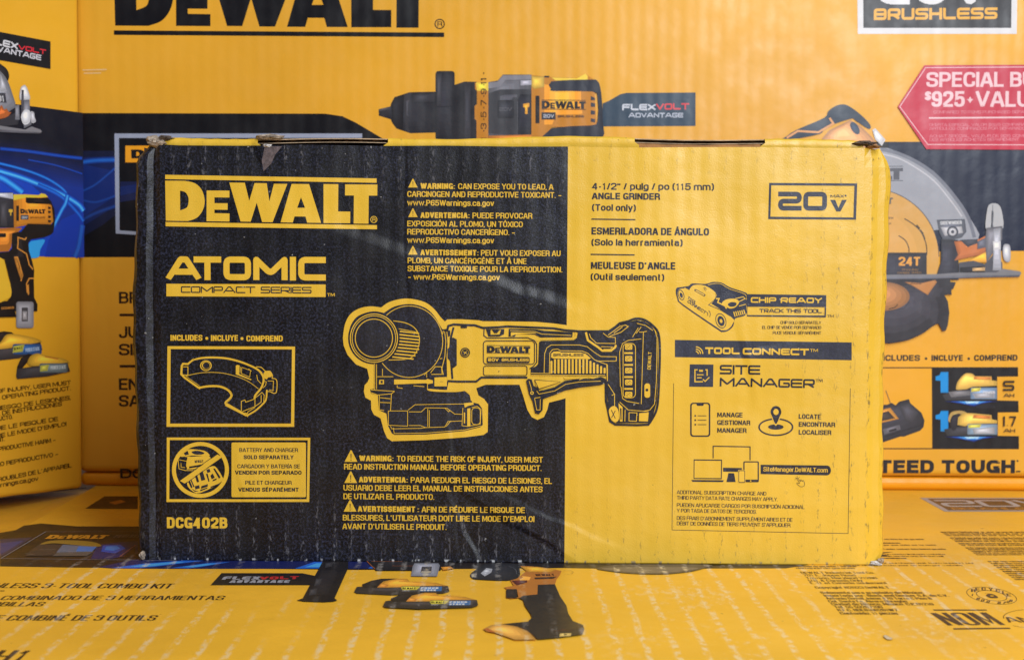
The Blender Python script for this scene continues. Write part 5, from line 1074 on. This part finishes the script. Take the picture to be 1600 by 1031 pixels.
a.done('light_streaks', fbd)
a = Art(FL, .00024).on(G0)
a.lines([[(5, 450), (262, 297), (1000, 297)], [(5, 450), (1000, 462)]], 1.1, (150, 156, 180))
a.on(G1); a.logo(340, 108, 800, 30, (206, 146, 44), 0, bars=False); a.T('POWERSTACK', 860, 100, 1140, 24, (88, 84, 96), .1)
a.fill(sm([(300, 155), (370, 125), (520, 118), (700, 130), (775, 158), (720, 168), (520, 150), (400, 142)], 3, True), (150, 122, 48)); a.fill([(300, 150), (480, 150), (420, 235), (190, 240), (240, 190)], (56, 50, 52)); a.fill([(480, 152), (740, 168), (700, 210), (430, 212)], (96, 110, 140)); a.fill([(440, 212), (720, 205), (660, 238), (400, 240)], (84, 82, 84)); a.fill([(600, 165), (740, 170), (700, 205), (580, 205)], (60, 120, 210))
for i in range(6): a.line([(470 - i * 8, 165 + i * 9), (720 - i * 8, 172 + i * 8)], .5, (150, 160, 180))
a.lines([[(195, 222), (260, 228)], [(430, 216), (560, 222)], [(300, 190), (420, 190)]], .7, (150, 150, 150))
a.line([(916, 243), (1030, 160), (1036, 158)], 1.0, (190, 120, 50)); a.line([(916, 243), (1036, 243)], 1.0, (190, 120, 50)); a.fill([(935, 240), (1030, 172), (1036, 240)], (34, 24, 20))
a.done('inset_panel', fbd)
a = Art(FL).on(G0); a.fill([(488, 163), (600, 92), (790, 92), (790, 165)], (56, 32, 16)); a.fill([(625, 128), (690, 112), (722, 124), (660, 140)], (176, 110, 36)); a.done('printed_icon', floor_c)
a = Art(FL).on(G0)
a.T('BRUSHLESS 3-TOOL COMBO KIT', -270, 616, 980, 27, fb, .45, 4); a.fill([(-60, 632), (28, 632), (24, 636), (-60, 636)], fb); a.T('JUEGO COMBINADO DE 3 HERRAMIENTAS', -280, 686, 1280, 24, fb, .45, 0); a.T('SIN ESCOBILLAS', -340, 722, 240, 24, fb, .45, 0); a.T('ENSEMBLE COMBINÉ DE 3 OUTILS', -420, 804, 886, 30, fb, .5, 0); a.done('kit_name_text', floor_c)
a = Art(FL).on(G0); a.T('DCK3H1', -560, 1046, 120, 72, fb, 1.2, 0); a.done('model_number', floor_c)
a = Art(FL); a.fill([(1437, 777.5), (1680, 777.5), (1760, 799), (1476, 799)], (150, 150, 158)); a.fill([(1449, 779), (1680, 779), (1740, 797), (1482, 797)], (84, 56, 26)); a.S('20V', 1478, 791.5, 1660, 10.5, .16, (160, 160, 168)); a.S('BRUSHLESS', 1490, 796, 1640, 3.2, .16, (170, 116, 40)); a.done('brushless_badge', floor_c)
a = Art(FL); a.fill([(1000, 874), (1395, 862), (1228, 887.5), (1000, 888)], (30, 24, 26)); a.done('band_end', fbd)
# drill handle, name tag, batteries, saw handle as printed on the lying carton
a = Art(FL).on(Crop(400, 800, 4)); a.fill([(-285, 456), (-215, 380), (290, 381), (375, 398), (340, 456)], (28, 25, 27)); a.S('FLEX', -215, 421, 20, 20, .25, (150, 154, 170)); a.S('VOLT', 20, 421, 265, 18, .25, (176, 40, 46), -4); a.S('ADVANTAGE', -170, 441, 205, 17, .23, (150, 154, 170)); a.done('name_tag', floor_c)
a = Art(FL, .0003).modelled().on(G2); hk = (34, 32, 36)
a.fill([(240, 85), (450, 85), (448, 150), (335, 400), (356, 418), (330, 428), (240, 434), (80, 428), (20, 418), (70, 402)], hk); a.fill([(180, 240), (230, 240), (210, 290), (165, 300)], (60, 60, 66)); a.fill([(130, 330), (190, 320), (180, 370), (120, 380)], (58, 58, 64)); a.fill([(260, 110), (330, 100), (310, 140), (255, 150)], (54, 54, 60))
a.fill([(600, 90), (630, 85), (1000, 85), (1240, 100), (1220, 170), (680, 172)], hk); a.lines([[(605, 95), (640, 130), (672, 158)], [(640, 96), (900, 97)], [(815, 134), (1000, 134)]], 1.2, (176, 100, 50)); a.fill([(1000, 112), (1200, 112), (1212, 130), (1190, 222), (972, 220), (985, 140)], (150, 154, 172)); a.fill([(1062, 140), (1146, 140), (1140, 196), (1050, 194)], (76, 74, 80)); a.fill(rr(1080, 152, 1116, 160, 3), (30, 30, 34)); a.fill([(1060, 180), (1140, 180), (1138, 192), (1052, 192)], (176, 170, 160)); a.fill([(1220, 145), (1300, 140), (1325, 158), (1240, 172)], (206, 140, 50))
a.done('drill_picture', floor_c)
a = Art(FL, .0003).modelled().on(G2)
def bat(dx, dy):
    o = lambda p: [(x + dx, y + dy) for x, y in p]
    a.fill(o([(565, 285), (640, 255), (720, 238), (860, 236), (740, 262), (690, 312), (570, 318)]), hk); a.fill(o([(690, 310), (740, 262), (850, 238), (940, 240), (960, 262), (1180, 272), (1280, 300), (880, 318), (700, 318)]), (218, 156, 56)); a.fill(o([(690, 312), (720, 280), (790, 290), (760, 318)]), (206, 138, 60))
    a.fill(o([(498, 350), (520, 308), (560, 305), (575, 316), (880, 312), (1280, 300), (1292, 345), (1240, 362), (800, 376), (520, 362)]), (56, 54, 58)); a.fill(o([(880, 318), (900, 303), (1235, 300), (1262, 312), (1240, 345), (890, 350)]), (74, 76, 82)); a.fill(o([(888, 316), (904, 306), (1050, 306), (1020, 334), (900, 336)]), (206, 196, 70)); a.T('DEWALT', 900 + dx, 328 + dy, 1010 + dx, 13, INK, .2); a.T('20V', 900 + dx, 346 + dy, 960 + dx, 8, (190, 190, 196), .2)
    a.fill(o([(1050, 312), (1230, 308), (1225, 345), (1045, 348)]), (60, 110, 170)); a.S('POWER', 1052 + dx, 326 + dy, 1200 + dx, 12, .24, (206, 214, 226)); a.S('STACK', 1050 + dx, 345 + dy, 1180 + dx, 13, .24, (206, 214, 226)); a.lines([o([(870, 266), (930, 262)]), o([(990, 268), (1150, 266)])], 1.0, (190, 110, 50))
bat(0, 0); bat(240, 122)
a.done('battery_picture', floor_c)
a = Art(FL, .0003).modelled().on(G4)
a.fill(sm([(138, 395), (160, 372), (230, 330), (330, 322), (430, 330), (450, 375), (440, 410), (370, 430), (190, 424), (150, 415)], 3, True), (44, 46, 54)); a.fill([(205, 385), (240, 352), (278, 358), (270, 380), (230, 404)], (170, 176, 192)); a.fill([(145, 392), (180, 388), (175, 412), (150, 410)], (120, 124, 136)); a.lines([[(230, 360), (266, 368)], [(220, 376), (256, 384)]], 1, (90, 94, 106)); a.line(sm([(380, 340), (420, 360), (430, 390)], 3), 1, (90, 94, 106))
a.fill([(390, 430), (430, 420), (490, 372), (450, 340), (520, 342), (640, 358), (710, 370), (700, 395), (680, 420), (668, 458), (565, 460), (560, 520), (445, 540), (390, 545), (362, 535), (365, 490), (430, 486), (440, 540), (350, 474), (410, 464)], (212, 138, 60)); a.fill([(455, 345), (560, 345), (680, 362), (640, 380), (500, 378)], (222, 164, 56)); a.fill([(395, 432), (494, 430), (494, 444), (430, 462)], (90, 44, 44)); a.fill(rr(364, 486, 432, 542, 8), (40, 38, 42)); a.line(arc(745, 380, 38, 12, -130, 120, 14), .8, (150, 120, 60))
a.T('DEWALT', 552, 404, 668, 12, (70, 36, 24), .3, -2); a.fill([(540, 414), (680, 408), (660, 420), (545, 424)], (60, 44, 40))
a.fill([(562, 460), (668, 456), (700, 530), (740, 590), (752, 640), (780, 686), (845, 712), (852, 740), (840, 770), (700, 790), (560, 802), (540, 780), (500, 750), (430, 722), (335, 706), (500, 690), (525, 665), (515, 640), (480, 590), (470, 555), (445, 544), (470, 528), (560, 520)], (46, 45, 48)); a.fill([(222, 736), (270, 712), (340, 706), (430, 722), (500, 752), (552, 804), (420, 806), (296, 762), (240, 752)], (214, 160, 76)); a.fill([(222, 738), (246, 732), (298, 758), (262, 757)], (176, 98, 50)); a.line(sm([(335, 706), (430, 722), (500, 752), (552, 804)], 3), 1, (120, 76, 40))
a.fill([(700, 766), (772, 764), (766, 782), (696, 786)], (206, 180, 110)); a.fill([(725, 770), (745, 770), (740, 777), (722, 777)], INK); a.lines([[(664, 750), (776, 746)], [(700, 744), (740, 742)]], 1, (130, 66, 40))
a.done('nailer_picture', floor_c)
a = Art(FL, .0003).on(G4); a.fill(sm([(930, 352), (1100, 330), (1620, 330), (1600, 352), (1500, 376), (1340, 390), (1150, 386), (1000, 370)], 3, True), (70, 64, 62)); a.fill(sm([(960, 354), (1200, 345), (1560, 350), (1460, 372), (1300, 382), (1100, 374)], 3, True), (104, 96, 88)); a.done('saw_blade_picture', floor_c)
# right-hand small print, recycling mark, norm mark
a = Art(FL).on(G3); tp = (84, 58, 28)
for t, x0, y, x1, h in (('DEWALT Industrial Tool Co.', 138, 319, 622, 13), ('701 E. Joppa Road', 152, 336, 498, 13), ('Towson, Maryland 21286', 172, 354, 640, 13), ('U.S. & Canada Only', 188, 371, 545, 13), ('É.-U. et Canada seulement', 200, 387, 706, 13), ('Copyright ©2023 DeWALT', 232, 417, 720, 14), ('Solamente para propósito de México:', 268, 451, 945, 14), ('Importado por: Black and Decker S.A. de C.V.', 290, 470, 1110, 14), ('Antonio Dovalí Jaime #70 Torre C Piso 8', 305, 489, 1000, 14), ('Col. Santa Fe, Álvaro Obregón', 320, 508, 836, 14), ('Ciudad de México, México. C.P 01210', 340, 527, 1012, 15), ('Tel. 55 53267100', 360, 546, 676, 15), ('R.F.C. BDE8106261W7', 380, 566, 776, 15), ('Contenido: 11 piezas', 398, 588, 776, 16)):
    a.T(t, x0, y, x1, h, tp, .12 if h < 15 and y > 440 and y < 475 else .0, 0)
a.T('Demande de garantie / Servicio', 90, 276, 500, 9, tp, .1); a.T('demande de garantie', 105, 288, 490, 9, tp, .2)
a.done('maker_text', floor_c)
a = Art(FL).on(G3)
rgx = random.Random(5); wds = 'limited warranty service under one year from date of purchase visit our website or call for product support contact the nearest center de garantia limitada servicio sin costo por un'.split()
def para(n): return ' '.join(rgx.choice(wds) for _ in range(n))
for x1, y in ((945, 97), (790, 122), (1025, 135), (1090, 162), (1085, 196), (1075, 209), (830, 222), (1280, 254), (1200, 269)): a.T(para(8), 470 - (y - 97) * .3, y, x1, 8, tp, .0)
for i in range(13):
    y = 50 + i * 11 + (i > 2) * 6 + (i > 5) * 4 + (i > 7) * 6; a.T(para(11), 1058 + (y - 50) * 1.58, y, 1820 + (y - 50) * 1.5, 8, tp, .1)
for i in range(10):
    y = 244 + i * 13; a.T(para(8), 1370 + (y - 244) * 1.5, y, 1900 + (y - 240), 9, tp, .1)
a.done('small_print', floor_c)
a = Art(FL).on(G3); rk = (58, 40, 26)
e_ = lambda k, n=48: arc(1387, 464, 168 * k, 52 * k, n=n, tilt=9)
a.fill(e_(1), rk, [e_(.975)]); a.fill(e_(.62), rk, [e_(.59)])
for i, cch in enumerate('RECYCLE'):
    t = R(205 + i * 21); p = (1387 + 132 * math.cos(t), 464 + 41 * math.sin(t) + 18 * math.cos(t)); a.T(cch, p[0] - 15, p[1] + 8, p[0] + 15, 18, rk, .35, 2)
for i, cch in enumerate('1.800.8728'):
    t = R(165 - i * 16); p = (1387 + 134 * math.cos(t), 466 + 42 * math.sin(t) + 18 * math.cos(t)); a.T(cch, p[0] - 11, p[1] + 6, p[0] + (11 if cch != '.' else -4), 14, rk, .35, 2)
a.fill(sm([(1350, 462), (1375, 452), (1410, 462), (1430, 478), (1395, 480), (1370, 476)], 3, True), rk, [arc(1390, 466, 14, 5, n=10)]); a.line([(1340, 448), (1370, 452), (1360, 470)], 1, rk)
a.done('recycling_mark', floor_c)
a = Art(FL).on(G3)
a.fill([(1000, 555), (1352, 555), (1358, 562), (1008, 562)], rk); a.fill([(1132, 678), (1505, 674), (1514, 682), (1140, 687)], rk); a.T('NOM', 1100, 660, 1478, 84, rk, .1, -4)
a.T('ANCE', 1500, 640, 1850, 36, rk, .6, -2); a.lines([arc(1640, 605, 175, 50, 170, 300, 20), arc(1640, 618, 175, 56, 60, 130, 16)], 1.2, rk)
a.done('norm_mark', floor_c)
a = Art(FL, .0004).on(G3); a.fill(sm([(676, 735), (690, 728), (712, 740), (735, 752), (728, 758), (698, 756)], 3, True), (196, 184, 160)); a.line(sm([(676, 735), (690, 728), (712, 740), (735, 752), (728, 758), (698, 756)], 3, True), .6, (120, 96, 70), True); a.done('paper_fleck', floor_c)
